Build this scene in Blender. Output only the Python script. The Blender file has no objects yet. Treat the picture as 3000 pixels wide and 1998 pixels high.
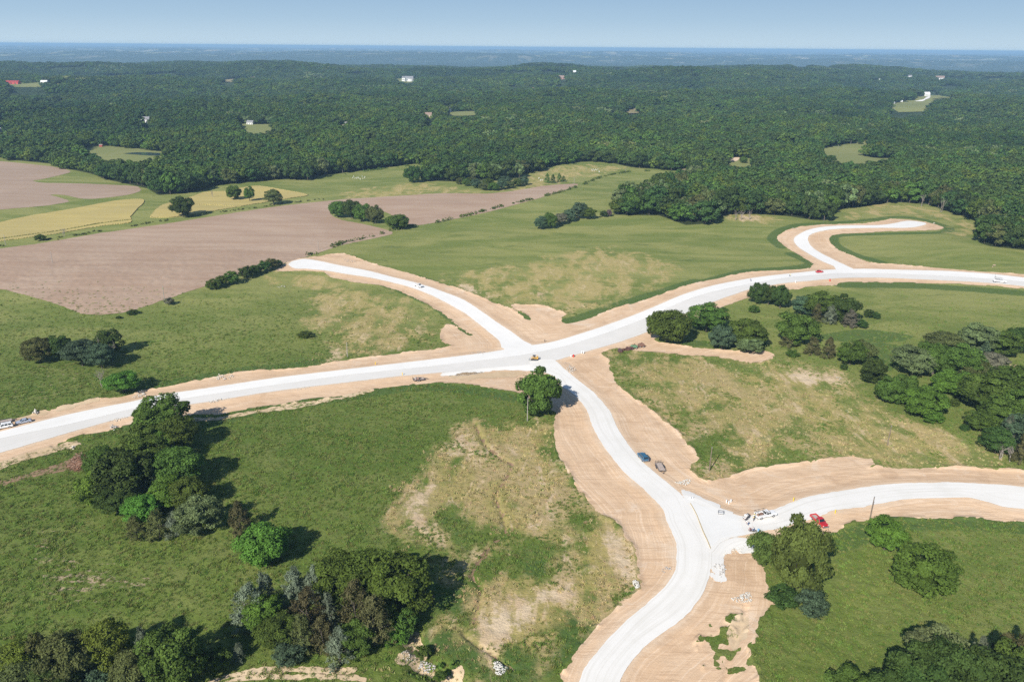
import bpy, bmesh, math, random
import numpy as np
from mathutils import Vector, Matrix

# ------------------------------------------------------------------ camera, sky, sun, exposure
SC = bpy.context.scene
COL = SC.collection
R = math.radians
CAM_H, FPX = 120.0, 2333.0            # metres above the fields; focal length in photo pixels (28 mm equivalent)
PITCH, ROLL = R(20.24), R(0.46)
SUN_AZ, SUN_EL = R(28.0), R(34.5)     # shadows run 28 degrees to the right of straight ahead

fwd = np.array([0, math.cos(PITCH), -math.sin(PITCH)])
rt0 = np.array([1.0, 0, 0]); up0 = np.cross(rt0, fwd)
rt = rt0 * math.cos(ROLL) + up0 * math.sin(ROLL)
up = np.cross(rt, fwd)
cam_d = bpy.data.cameras.new('camera'); cam = bpy.data.objects.new('camera', cam_d); COL.objects.link(cam)
cam.matrix_world = Matrix(((rt[0], up[0], -fwd[0], 0), (rt[1], up[1], -fwd[1], 0), (rt[2], up[2], -fwd[2], CAM_H), (0, 0, 0, 1)))
cam_d.sensor_width = 36; cam_d.lens = 36 * FPX / 3000; cam_d.clip_start = 1; cam_d.clip_end = 150000
SC.camera = cam

world = bpy.data.worlds.new('World'); SC.world = world; world.use_nodes = True
wn = world.node_tree; wn.nodes.clear()
sky = wn.nodes.new('ShaderNodeTexSky'); sky.sky_type = 'NISHITA'; sky.sun_disc = False
sky.sun_elevation = SUN_EL; sky.sun_rotation = R(180) + SUN_AZ
sky.altitude = 100; sky.air_density = 1.0; sky.dust_density = 0.25; sky.ozone_density = 2.2
bg = wn.nodes.new('ShaderNodeBackground'); bg.inputs[1].default_value = 0.072
wo = wn.nodes.new('ShaderNodeOutputWorld')
wtc = wn.nodes.new('ShaderNodeTexCoord'); wsx = wn.nodes.new('ShaderNodeSeparateXYZ'); wn.links.new(wtc.outputs['Generated'], wsx.inputs[0])
wr = wn.nodes.new('ShaderNodeValToRGB'); wn.links.new(wsx.outputs[2], wr.inputs[0])       # low clear summer sky, pale at the horizon and bluer above
for p_, c_ in ((0.0, (5.5, 7.0, 8.1)), (0.03, (4.1, 5.8, 7.4)), (0.09, (2.4, 4.1, 6.4)), (0.3, (1.5, 2.9, 5.6))):
    e_ = wr.color_ramp.elements.new(p_) if p_ not in (0.0,) else wr.color_ramp.elements[0]
    e_.position = p_; e_.color = c_ + (1,)
wr.color_ramp.elements.remove(wr.color_ramp.elements[-1])
wm = wn.nodes.new('ShaderNodeMapRange'); wm.interpolation_type = 'SMOOTHSTEP'; wn.links.new(wsx.outputs[2], wm.inputs[0])
wm.inputs[1].default_value = .08; wm.inputs[2].default_value = .45; wm.inputs[3].default_value = 1; wm.inputs[4].default_value = 0
wx = wn.nodes.new('ShaderNodeMix'); wx.data_type = 'RGBA'; wn.links.new(wm.outputs[0], wx.inputs[0]); wn.links.new(sky.outputs[0], wx.inputs[6]); wn.links.new(wr.outputs[0], wx.inputs[7])
wn.links.new(wx.outputs[2], bg.inputs[0]); wn.links.new(bg.outputs[0], wo.inputs[0])

sd_ = bpy.data.lights.new('sun', 'SUN'); sun = bpy.data.objects.new('sun', sd_); COL.objects.link(sun)
sd_.energy = 4.5; sd_.angle = R(0.53); sd_.color = (1.0, 0.95, 0.87)
tosun = Vector((-math.sin(SUN_AZ) * math.cos(SUN_EL), -math.cos(SUN_AZ) * math.cos(SUN_EL), math.sin(SUN_EL)))
sun.rotation_euler = tosun.to_track_quat('Z', 'Y').to_euler(); sun.location = (0, 0, 300)
SC.view_settings.view_transform = 'Standard'; SC.view_settings.look = 'None'
SC.view_settings.exposure = 0.48; SC.view_settings.gamma = 1.0; SC.view_settings.use_curve_mapping = False
SC.cycles.use_denoising = False; SC.cycles.max_bounces = 5; SC.cycles.diffuse_bounces = 2; SC.cycles.volume_bounces = 1
SC.cycles.transparent_max_bounces = 8

# ------------------------------------------------------------------ helpers: noise, terrain, pixel rays
def _h(ix, iy, s):
    n = (ix.astype(np.int64) * 374761393 + iy.astype(np.int64) * 668265263 + s * 1442695041) & 0xffffffff
    n = ((n ^ (n >> 13)) * 1274126177) & 0xffffffff
    n = n ^ (n >> 16)
    return (n & 0xffffff).astype(np.float64) / 16777215.0
def vnoise(x, y, s=0):
    x = np.asarray(x, float); y = np.asarray(y, float)
    fx = np.floor(x); fy = np.floor(y); u = x - fx; v = y - fy
    u = u * u * (3 - 2 * u); v = v * v * (3 - 2 * v)
    a = _h(fx, fy, s); b = _h(fx + 1, fy, s); c = _h(fx, fy + 1, s); d = _h(fx + 1, fy + 1, s)
    return (a * (1 - u) + b * u) * (1 - v) + (c * (1 - u) + d * u) * v
def fbm(x, y, s=0, o=3):
    t = 0; a = 0.5; n = 0
    for k in range(o):
        t = t + a * vnoise(x, y, s + k * 17); n += a; a *= 0.5; x = np.asarray(x) * 2.03 + 11.3; y = np.asarray(y) * 2.03 - 7.1
    return t / n
def sstep(a, b, x):
    t = np.clip((np.asarray(x, float) - a) / (b - a), 0, 1); return t * t * (3 - 2 * t)
def hgt(x, y):
    x = np.asarray(x, float); y = np.asarray(y, float)
    r = np.hypot(x, y)
    near = (fbm(x / 170, y / 170, 3, 2) - .5) * 5.0 + (fbm(x / 42, y / 42, 5, 2) - .5) * 0.9
    near = near * sstep(60, 160, r)
    dip = 0.35 + 0.65 * sstep(0.05, 0.16, np.abs(x / np.maximum(y, 1) + 0.115))      # a low gap where the valley shows
    a = sstep(720, 2000, r)
    hills = a * (((fbm(x / 640, y / 480, 21, 3) - .5) * 88 + 4) * (.45 + .55 * dip)) + sstep(2300, 3900, r) * 14 * dip
    fall = sstep(4300, 6000, r)
    hills = hills + a * (fbm(x / 260, y / 190, 23, 2) - .5) * 26
    z = near * (1 - a) + hills * (1 - fall) + fall * -58
    blf = sstep(9800, 11200, r + (fbm(x / 2500, y / 2500, 31, 2) - .5) * 3200)
    z = z * (1 - blf) + blf * (2 + (fbm(x / 2400, y / 1500, 33, 3) - .5) * 150 - sstep(16000, 40000, r) * 12)
    return z
TT = np.geomspace(90, 70000, 420)
def G(px, py):
    """the point of the terrain seen at a photo pixel"""
    d = fwd + rt * (px - 1500) / FPX + up * (999 - py) / FPX
    d = d / np.linalg.norm(d)
    X = TT * d[0]; Y = TT * d[1]; Z = CAM_H + TT * d[2] - hgt(X, Y)
    i = int(np.argmax(Z < 0))
    if i == 0: i = len(TT) - 1
    a, b = TT[i - 1], TT[i]
    for _ in range(9):
        m = (a + b) / 2
        if CAM_H + m * d[2] - float(hgt(m * d[0], m * d[1])) > 0: a = m
        else: b = m
    m = (a + b) / 2
    return np.array([m * d[0], m * d[1], CAM_H + m * d[2]])
def depth_of(p): return float(np.dot(np.asarray(p) - np.array([0, 0, CAM_H]), fwd))
def V(p): return Vector((float(p[0]), float(p[1]), float(p[2])))
def smooth_px(pts, n=3, closed=True):
    pts = [np.array(p, float) for p in pts]; out = []; L = len(pts)
    for i in range(L if closed else L - 1):
        g = (lambda k: pts[k % L]) if closed else (lambda k: pts[min(max(k, 0), L - 1)])
        p0, p1, p2, p3 = g(i - 1), g(i), g(i + 1), g(i + 2)
        for j in range(n):
            t = j / n
            c = 0.5 * ((2 * p1) + (-p0 + p2) * t + (2 * p0 - 5 * p1 + 4 * p2 - p3) * t * t + (-p0 + 3 * p1 - 3 * p2 + p3) * t ** 3)
            out.append(c * .8 + (p1 * (1 - t) + p2 * t) * .2)
    if not closed: out.append(pts[-1])
    return out
def poly_w(pts, n=3, closed=True): return np.array([G(*p)[:2] for p in smooth_px(pts, n, closed)])
def sdf(P, poly, closed=True, margin=30.0):
    """signed distance, positive inside; -margin further away"""
    out = np.full(len(P), -margin, np.float32)
    lo = poly.min(0) - margin; hi = poly.max(0) + margin
    idx = np.nonzero((P[:, 0] > lo[0]) & (P[:, 0] < hi[0]) & (P[:, 1] > lo[1]) & (P[:, 1] < hi[1]))[0]
    if len(idx) == 0: return out
    x = P[idx, 0].astype(np.float32); y = P[idx, 1].astype(np.float32)
    d2 = np.full(len(idx), margin * margin, np.float32); ins = np.zeros(len(idx), bool)
    n = len(poly)
    order = np.argsort(y, kind='stable'); x = x[order]; y = y[order]; idx = idx[order]
    for i in range(n if closed else n - 1):
        ax, ay = map(float, poly[i]); bx, by = map(float, poly[(i + 1) % n])
        l = np.searchsorted(y, min(ay, by) - margin); h = np.searchsorted(y, max(ay, by) + margin)
        if h <= l: continue
        xs = x[l:h]; ys = y[l:h]
        ex, ey = bx - ax, by - ay; L2 = ex * ex + ey * ey + 1e-9
        t = np.clip(((xs - ax) * ex + (ys - ay) * ey) / L2, 0, 1)
        q = (xs - ax - t * ex) ** 2 + (ys - ay - t * ey) ** 2
        np.minimum(d2[l:h], q, out=d2[l:h])
        if closed and by != ay:
            l2 = np.searchsorted(y, min(ay, by)); h2 = np.searchsorted(y, max(ay, by))
            xc = ax + (y[l2:h2] - ay) * ex / ey
            ins[l2:h2] ^= x[l2:h2] < xc
    d = np.sqrt(d2)
    out[idx] = np.where(ins, d, -d) if closed else -d
    return out

# ------------------------------------------------------------------ helpers: objects
def tag(o, label=None, cat=None, group=None, kind=None):
    if label: o['label'] = label
    if cat: o['category'] = cat
    if group: o['group'] = group
    if kind: o['kind'] = kind
    return o
def link(o, parent=None):
    COL.objects.link(o)
    if parent: o.parent = parent
    return o
def empty(name, loc=(0, 0, 0), rz=0.0):
    o = bpy.data.objects.new(name, None); COL.objects.link(o); o.location = loc; o.rotation_euler = (0, 0, rz)
    o.empty_display_size = .5
    return o
def npmesh(name, v, f, mat=None, attrs=None, smooth=False, fattrs=None):
    """mesh from numpy arrays; f is (n,3) or (n,4)"""
    me = bpy.data.meshes.new(name); v = np.asarray(v, np.float32); f = np.asarray(f, np.int32)
    k = f.shape[1]; n = len(f)
    me.vertices.add(len(v)); me.vertices.foreach_set('co', v.ravel())
    me.loops.add(n * k); me.loops.foreach_set('vertex_index', f.ravel())
    me.polygons.add(n); me.polygons.foreach_set('loop_start', np.arange(0, n * k, k, dtype=np.int32))
    me.polygons.foreach_set('loop_total', np.full(n, k, np.int32))
    if smooth: me.polygons.foreach_set('use_smooth', np.ones(n, bool))
    for nm, a in (attrs or {}).items():
        t = me.attributes.new(nm, 'FLOAT', 'POINT'); t.data.foreach_set('value', np.asarray(a, np.float32))
    for nm, a in (fattrs or {}).items():
        t = me.attributes.new(nm, 'FLOAT', 'FACE'); t.data.foreach_set('value', np.asarray(a, np.float32))
    me.update(calc_edges=True); me.validate()
    if mat: me.materials.append(mat)
    return me
def copy_tree(o, parent=None):
    c = o.copy(); COL.objects.link(c); c.parent = parent
    for ch in o.children: copy_tree(ch, c)
    return c

# ------------------------------------------------------------------ materials
class NT:
    def __init__(s, name, rough=0.95, spec=0.2):
        s.m = bpy.data.materials.new(name); s.m.use_nodes = True; s.t = s.m.node_tree; s.b = s.t.nodes['Principled BSDF']
        s.b.inputs['Roughness'].default_value = rough; s.b.inputs['Specular IOR Level'].default_value = spec
        s.out = s.t.nodes['Material Output']
    def n(s, ty, **kw):
        nd = s.t.nodes.new(ty)
        for k, v in kw.items(): setattr(nd, k, v)
        return nd
    def l(s, a, b): s.t.links.new(a, b)
    def setv(s, sock, v):
        if isinstance(v, (int, float)): sock.default_value = v
        elif isinstance(v, tuple): sock.default_value = v if len(v) == 4 or len(sock.default_value) == 3 else v + (1,)
        else: s.l(v, sock)
    def pos(s, scale=(1, 1, 1), rot=0.0):
        g = s.n('ShaderNodeNewGeometry'); mp = s.n('ShaderNodeMapping'); s.l(g.outputs['Position'], mp.inputs[0])
        mp.inputs['Scale'].default_value = scale; mp.inputs['Rotation'].default_value = (0, 0, rot)
        return mp.outputs[0]
    def noise(s, vec, scale=1.0, detail=3.0, rough=0.55, dist=0.0):
        t = s.n('ShaderNodeTexNoise'); s.l(vec, t.inputs['Vector']); t.inputs['Scale'].default_value = scale
        t.inputs['Detail'].default_value = detail; t.inputs['Roughness'].default_value = rough; t.inputs['Distortion'].default_value = dist
        return t.outputs[0]
    def attr(s, name):
        a = s.n('ShaderNodeAttribute'); a.attribute_name = name; return a.outputs['Fac']
    def math(s, op, a, b=0.0, clamp=False):
        m = s.n('ShaderNodeMath', operation=op, use_clamp=clamp); s.setv(m.inputs[0], a); s.setv(m.inputs[1], b); return m.outputs[0]
    def ramp(s, v, a, b, lo=0.0, hi=1.0):
        m = s.n('ShaderNodeMapRange', interpolation_type='SMOOTHSTEP'); s.setv(m.inputs[0], v)
        for k, q in zip((1, 2, 3, 4), (a, b, lo, hi)): m.inputs[k].default_value = q
        return m.outputs[0]
    def mix(s, f, a, b, mode='MIX'):
        m = s.n('ShaderNodeMix', data_type='RGBA', blend_type=mode); s.setv(m.inputs[0], f); s.setv(m.inputs[6], a); s.setv(m.inputs[7], b)
        return m.outputs[2]
    def bump(s, h, strength=0.5, dist=0.2):
        b = s.n('ShaderNodeBump'); s.setv(b.inputs['Height'], h); b.inputs['Strength'].default_value = strength; b.inputs['Distance'].default_value = dist
        s.l(b.outputs[0], s.b.inputs['Normal'])
    def col(s, c): s.setv(s.b.inputs['Base Color'], c); return s.m
_pm = {}
def plain(name, c, rough=0.6, metal=0.0, spec=0.4, coat=0.0, var=0.12):
    if name in _pm: return _pm[name]
    k = NT(name, rough, spec); k.b.inputs['Metallic'].default_value = metal; k.b.inputs['Coat Weight'].default_value = coat
    tc = k.n('ShaderNodeTexCoord'); t = k.noise(tc.outputs['Object'], 3.0, 3)
    k.col(k.mix(k.ramp(t, .3, .7), tuple(q * (1 - var) for q in c) + (1,), tuple(min(1, q * (1 + var)) for q in c) + (1,)))
    _pm[name] = k.m; return k.m

def grass_mat():
    k = NT('meadow_grass')
    p = k.pos()
    n1 = k.noise(p, 0.02, 4); n2 = k.noise(p, 0.11, 5, .6); n3 = k.noise(p, 0.7, 5, .7); n4 = k.noise(p, 2.6, 3, .7)
    ps = k.pos((1, .35, 1), R(20)); ns = k.noise(ps, 0.09, 5, .65, .6)
    g = k.mix(k.ramp(n1, .35, .65), (.094, .148, .022), (.140, .184, .036))
    g = k.mix(k.ramp(n2, .4, .72, 0, .75), g, (.195, .215, .062))
    g = k.mix(k.ramp(n3, .5, .9, 0, .4), g, (.058, .098, .020))
    pal = k.attr('pale')
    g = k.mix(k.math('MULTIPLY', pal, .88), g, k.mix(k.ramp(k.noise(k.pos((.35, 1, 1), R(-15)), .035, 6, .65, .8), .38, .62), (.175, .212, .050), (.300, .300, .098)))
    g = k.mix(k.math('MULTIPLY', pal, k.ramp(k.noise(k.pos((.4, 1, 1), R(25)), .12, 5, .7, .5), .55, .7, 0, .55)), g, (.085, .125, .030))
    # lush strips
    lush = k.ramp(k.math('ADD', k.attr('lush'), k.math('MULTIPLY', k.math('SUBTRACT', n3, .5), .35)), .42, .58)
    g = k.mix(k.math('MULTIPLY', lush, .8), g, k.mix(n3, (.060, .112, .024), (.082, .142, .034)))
    # dry grass
    dn = k.math('ADD', k.math('MULTIPLY', k.math('SUBTRACT', n2, .5), 2.0), k.math('MULTIPLY', k.math('SUBTRACT', ns, .5), 2.2))
    dry = k.ramp(k.math('ADD', k.attr('dry'), k.math('MULTIPLY', dn, k.ramp(k.attr('dry'), .02, .4))), .22, .72)
    dc = k.mix(k.ramp(ns, .35, .65), (.38, .310, .110), (.47, .350, .185))
    dc = k.mix(k.ramp(n3, .35, .75, 0, .6), dc, (.235, .230, .065))
    dc = k.mix(k.ramp(k.noise(p, .05, 5, .6, 1.0), .56, .74, 0, .8), dc, (.200, .215, .055))
    dc = k.mix(k.ramp(k.noise(ps, .16, 6, .7, 1.2), .53, .64, 0, .85), dc, (.62, .47, .30))
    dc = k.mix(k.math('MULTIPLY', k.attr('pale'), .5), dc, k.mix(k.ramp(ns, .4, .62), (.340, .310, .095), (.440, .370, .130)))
    g = k.mix(dry, g, dc)
    tn = k.ramp(k.math('ADD', k.attr('tan'), k.math('ADD', k.math('MULTIPLY', k.math('SUBTRACT', ns, .5), 2.2), k.math('MULTIPLY', k.math('SUBTRACT', n3, .5), 1.2))), .50, .85)
    g = k.mix(k.math('MULTIPLY', tn, k.ramp(k.attr('tan'), .05, .3)), g, k.mix(k.ramp(n2, .35, .65), (.56, .41, .25), (.66, .52, .35)))
    # straw-coloured thin patches in the green
    bare = k.ramp(k.math('MULTIPLY', k.attr('bare'), k.noise(k.pos((1, 2.2, 1), R(-10)), .30, 6, .72)), .475, .535)
    g = k.mix(bare, g, k.mix(n4, (.33, .25, .16), (.44, .34, .23)))
    g = k.mix(k.ramp(k.noise(k.pos((1, 2, 1), .3), .33, 6, .7), .69, .74, 0, .7), g, (.30, .24, .13))
    # forest floor
    ff = k.ramp(k.attr('wood'), .35, .65)
    g = k.mix(ff, g, k.mix(n3, (.022, .036, .010), (.045, .055, .018)))
    g = k.mix(k.ramp(n4, .3, .7, 0, .3), g, k.mix(.35, g, (.03, .05, .01)), 'MIX')
    k.bump(k.math('ADD', k.math('MULTIPLY', n4, .5), n3), .75, .45)
    return k.col(g)
def dirt_mat(name, c1, c2, c3, streak=True):
    k = NT(name)
    p = k.pos(); n1 = k.noise(p, .05, 4); n2 = k.noise(p, .35, 5, .65); n3 = k.noise(p, 2.5, 4, .7)
    base = k.mix(k.ramp(n1, .35, .65), c1, c2)
    base = k.mix(k.ramp(n2, .45, .75, 0, .6), base, c3)
    h = k.math('ADD', n3, n2)
    if streak:
        g = k.n('ShaderNodeNewGeometry'); sx = k.n('ShaderNodeSeparateXYZ'); k.l(g.outputs['Position'], sx.inputs[0])
        cb = k.n('ShaderNodeCombineXYZ'); k.l(k.math('ADD', k.math('MULTIPLY', k.attr('road'), 2.3), k.math('MULTIPLY', n1, 9.0)), cb.inputs[0])
        k.l(k.math('MULTIPLY', sx.outputs[0], .03), cb.inputs[1]); k.l(k.math('MULTIPLY', sx.outputs[1], .03), cb.inputs[2])
        st = k.noise(cb.outputs[0], 1.0, 5, .62, .4)
        base = k.mix(k.ramp(st, .42, .62, 0, .42), base, tuple(q * .82 for q in c1))
        base = k.mix(k.ramp(st, .46, .34, 0, .55), base, (.80, .63, .47))
        wr_ = k.ramp(k.noise(p, .022, 3, .5), .44, .56)
        t1 = k.noise(k.pos((.10, 1.8, 1), R(52)), 1.0, 5, .65, .5); t2 = k.noise(k.pos((.10, 1.8, 1), R(-38)), 1.0, 5, .65, .5)
        tr = k.math('ADD', k.math('MULTIPLY', t1, wr_), k.math('MULTIPLY', t2, k.math('SUBTRACT', 1.0, wr_)))
        base = k.mix(k.ramp(k.noise(p, .09, 6, .7, .6), .52, .66, 0, .55), base, tuple(q * .86 for q in c3))
        base = k.mix(k.ramp(k.noise(p, .075, 6, .7, .9), .56, .68, 0, .6), base, (.74, .60, .46))
        base = k.mix(k.ramp(tr, .50, .62, 0, .60), base, tuple(q * .84 for q in c3))
        h = k.math('ADD', h, k.math('MULTIPLY', st, 1.2))
        pale = k.ramp(k.math('ADD', k.attr('road'), k.math('MULTIPLY', n2, 6)), 0.5, 4.5, 0, .62)
        base = k.mix(pale, base, (.76, .62, .47))
    k.bump(h, .5, .14)
    return k.col(base)
def road_mat(name, a, b, c, strk=.5):
    k = NT(name, .9)
    p = k.pos(); n2 = k.noise(p, .12, 5, .6); n3 = k.noise(p, 1.6, 4, .7)
    g = k.n('ShaderNodeNewGeometry'); sx = k.n('ShaderNodeSeparateXYZ'); k.l(g.outputs['Position'], sx.inputs[0])
    cb = k.n('ShaderNodeCombineXYZ'); k.l(k.math('MULTIPLY', k.attr('road'), 1.6), cb.inputs[0])
    k.l(k.math('MULTIPLY', sx.outputs[0], .02), cb.inputs[1]); k.l(k.math('MULTIPLY', sx.outputs[1], .02), cb.inputs[2])
    st = k.noise(cb.outputs[0], 1.0, 4, .6, .3)
    base = k.mix(k.ramp(n2, .4, .7), a, b)
    base = k.mix(k.ramp(st, .48, .68, 0, strk), base, c)
    base = k.mix(k.ramp(n3, .55, .8, 0, .3), base, c)
    k.bump(n3, .25, .05)
    return k.col(base)
def field_mat(name, c1, c2, c3, ang, sc=1.2, bmp=.4):
    k = NT(name)
    p = k.pos(); n1 = k.noise(p, .012, 4, .6, .8); n2 = k.noise(p, .06, 4, .6)
    st = k.noise(k.pos((.015, sc, 1), ang), 1.0, 4, .62)
    st2 = k.noise(k.pos((.01, .12, 1), ang), 1.0, 3, .6)
    n3 = k.noise(p, .8, 4, .7)
    b = k.mix(k.ramp(n1, .38, .62), c1, c2)
    b = k.mix(k.ramp(st2, .4, .65, 0, .55), b, c3)
    b = k.mix(k.ramp(st, .42, .66, 0, .32), b, tuple(q * .80 for q in c2))
    b = k.mix(k.ramp(n3, .5, .85, 0, .4), b, tuple(q * .7 for q in c2))
    k.bump(k.math('ADD', st, n3), bmp, .2)
    return k.col(b)
def hill_mat():
    k = NT('distant_woodland')
    p = k.pos(); n1 = k.noise(p, .0022, 4, .6); n2 = k.noise(p, .014, 4, .6); n3 = k.noise(p, .06, 3, .7)
    g = k.mix(k.ramp(n2, .3, .7), (.030, .055, .022), (.055, .085, .032))
    fld = k.ramp(k.noise(k.pos((1, .55, 1), .2), .0030, 5, .62, .6), .555, .585)
    g = k.mix(k.math('MULTIPLY', fld, k.attr('fields')), g, k.mix(k.ramp(n1, .4, .6), (.22, .26, .10), (.46, .40, .26)))
    spk = k.ramp(k.noise(p, .0105, 3, .6), .665, .69)
    g = k.mix(k.math('MULTIPLY', spk, k.attr('fields')), g, (.70, .64, .58))
    k.bump(k.math('ADD', n3, n2), 1.0, 24.0)
    return k.col(g)
def leaf_mat(name, trans=.25, fixed=None):
    k = NT(name, .75, .12)
    oi = k.n('ShaderNodeObjectInfo')
    own = oi.outputs['Color']
    if fixed:
        rgb = k.n('ShaderNodeRGB'); rgb.outputs[0].default_value = tuple(fixed) + (1,); own = rgb.outputs[0]
    t = k.attr('tint')
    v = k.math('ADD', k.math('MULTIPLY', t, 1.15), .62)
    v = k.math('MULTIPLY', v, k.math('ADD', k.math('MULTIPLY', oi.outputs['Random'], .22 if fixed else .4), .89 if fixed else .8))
    hs = k.n('ShaderNodeHueSaturation'); k.l(own, hs.inputs['Color'])
    k.l(k.math('ADD', k.math('MULTIPLY', oi.outputs['Random'], .045), .478), hs.inputs['Hue']); k.l(v, hs.inputs['Value'])
    lp = k.n('ShaderNodeVectorMath', operation='SCALE'); k.l(oi.outputs['Location'], lp.inputs[0]); lp.inputs['Scale'].default_value = .006
    pn = k.noise(lp.outputs[0], 1.0, 3)
    c = k.mix(k.ramp(pn, .48, .72, 0, .6 if fixed else .3), hs.outputs[0], k.mix(1.0, hs.outputs[0], (1.6, 1.4, 1.2) if fixed else (1.2, 1.25, 1.15), 'MULTIPLY'))
    if fixed:
        l2 = k.n('ShaderNodeVectorMath', operation='SCALE'); k.l(oi.outputs['Location'], l2.inputs[0]); l2.inputs['Scale'].default_value = .0021
        c = k.mix(k.ramp(k.noise(l2.outputs[0], 1.0, 4, .65), .46, .66), c, k.mix(1.0, c, (.56, .64, .72), 'MULTIPLY'))
    k.l(c, k.b.inputs['Base Color'])
    tr = k.n('ShaderNodeBsdfTranslucent'); k.l(c, tr.inputs[0])
    ms = k.n('ShaderNodeMixShader'); ms.inputs[0].default_value = trans
    k.l(k.b.outputs[0], ms.inputs[1]); k.l(tr.outputs[0], ms.inputs[2]); k.l(ms.outputs[0], k.out.inputs[0])
    return k.m
M_LEAF = leaf_mat('leaves'); M_NEEDLE = leaf_mat('needles', .08)
M_BARK = plain('bark', (.10, .085, .065), .9); M_SNAG = plain('dead_wood', (.30, .26, .23), .9)
M_GRASS = grass_mat()
M_DIRT = dirt_mat('bare_earth', (.685, .478, .305), (.75, .545, .365), (.60, .40, .245))
M_SAND = dirt_mat('sandy_soil', (.58, .43, .27), (.66, .51, .34), (.46, .34, .20), False)
M_BROWN = dirt_mat('brown_soil', (.26, .17, .105), (.33, .22, .14), (.20, .14, .075), False)
M_ROAD = road_mat('crushed_stone', (.80, .775, .73), (.75, .725, .675), (.64, .61, .55))
M_LANE = road_mat('new_concrete', (.83, .81, .77), (.79, .77, .73), (.72, .695, .65), .4)
M_LANE2 = road_mat('rolled_gravel', (.70, .675, .63), (.74, .71, .665), (.64, .61, .57), .5)
M_SLAB = road_mat('wet_concrete', (.80, .785, .75), (.76, .745, .71), (.68, .665, .63), .5)

# ------------------------------------------------------------------ near ground grid
NR, NC = 690, 700
yy = np.geomspace(96, 1010, NR); yy = np.concatenate([np.linspace(-260, 90, 24), yy]); NRT = len(yy)
uu = np.linspace(-1, 1, NC); uu = np.where(np.abs(uu) > .96, np.sign(uu) * (.96 + (np.abs(uu) - .96) * 60), uu)   # open country on beyond the view
half = 0.72 * np.maximum(yy, 96) + 46
X = (half[:, None] * uu[None, :]).ravel(); Y = np.repeat(yy, NC)
Z = hgt(X, Y)
P2 = np.stack([X, Y], 1)
ii = (np.arange(NRT - 1)[:, None] * NC + np.arange(NC - 1)[None, :]).ravel()
TRI = np.concatenate([np.stack([ii, ii + 1, ii + NC + 1], 1), np.stack([ii, ii + NC + 1, ii + NC], 1)])
EN = (fbm(X / 7, Y / 7, 41, 3) - .5)              # edge roughness
EF = (fbm(X / 1.5, Y / 1.5, 43, 2) - .5) * (.8 + 1.2 * (fbm(X / 14, Y / 14, 45, 2) > .5))

main_up = [(-900,1470),(-400,1352),(-150,1300),(0,1268),(106,1241),(212,1215),(318,1193),(386,1180),(480,1159),(637,1136),(807,1110),(1000,1087),(1255,1057),(1425,1036),(1522,1019),(1582,1011),(1637,1000),(1743,967),(1849,929),(1913,903),(2000,866),(2085,840),(2191,819),(2276,808),(2382,797),(2425,793),(2531,790),(2637,793),(2764,796),(2892,804),(3000,816),(3250,848),(3700,925),(3900,965)]
main_lo = [(3900,1000),(3700,955),(3250,875),(3000,841),(2892,831),(2807,826),(2679,820),(2573,816),(2467,817),(2382,824),(2297,832),(2204,848),(2119,876),(2050,902),(1990,930),(1913,968),(1820,1003),(1679,1044),(1616,1062),(1531,1072),(1425,1080),(1297,1094),(1170,1105),(1000,1125),(892,1138),(764,1155),(637,1176),(522,1194),(386,1222),(310,1240),(191,1274),(85,1306),(0,1330),(-150,1375),(-400,1440),(-900,1590)]
lane_mid = [(3900,983),(3700,940),(3250,862),(3000,828),(2764,811),(2573,803),(2425,806),(2276,820),(2085,858),(2000,886),(1913,926),(1849,952),(1743,990),(1637,1022),(1522,1044),(1425,1057),(1255,1077),(1000,1104),(807,1131),(637,1156),(480,1181),(386,1202),(212,1244),(0,1289),(-150,1330),(-400,1392),(-900,1528)]
PX = {}
PX['main'] = main_up + main_lo
PX['lane'] = main_up + lane_mid
PX['branch_left'] = [(845,778),(860,767),(892,761),(940,768),(1000,781),(1085,797),(1149,814),(1234,835),(1297,857),(1361,882),(1425,925),(1467,954),(1501,976),(1532,1000),(1560,1017),(1500,1030),(1470,1022),(1461,1000),(1403,952),(1361,920),(1297,884),(1234,855),(1170,835),(1085,816),(1000,803),(950,795),(900,790),(865,789)]
PX['branch_right'] = [(2500,792),(2488,785),(2446,765),(2408,746),(2382,729),(2367,708),(2369,693),(2391,683),(2425,676),(2467,672),(2552,670),(2637,670),(2679,668),(2713,659),(2701,653),(2658,649),(2616,657),(2573,662),(2467,663),(2403,668),(2361,678),(2331,695),(2325,708),(2340,727),(2369,746),(2408,768),(2442,782),(2452,793)]
PX['lower'] = [(1552,1062),(1573,1085),(1624,1106),(1641,1132),(1679,1157),(1718,1204),(1735,1255),(1760,1297),(1798,1352),(1845,1403),(1904,1454),(1943,1500),(1951,1530),(1972,1574),(1981,1608),(1977,1676),(1947,1723),(1896,1770),(1841,1816),(1786,1872),(1739,1923),(1713,1961),(1699,1998),(1670,2120),(1600,2450),(1720,2450),(1780,2120),(1817,1998),(1845,1952),(1887,1901),(1934,1863),(2000,1816),(2042,1766),(2068,1719),(2081,1668),(2081,1608),(2059,1562),(2025,1506),(2000,1457),(1968,1429),(1926,1395),(1883,1357),(1849,1318),(1815,1268),(1786,1208),(1743,1157),(1696,1119),(1654,1085),(1620,1056)]
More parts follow.
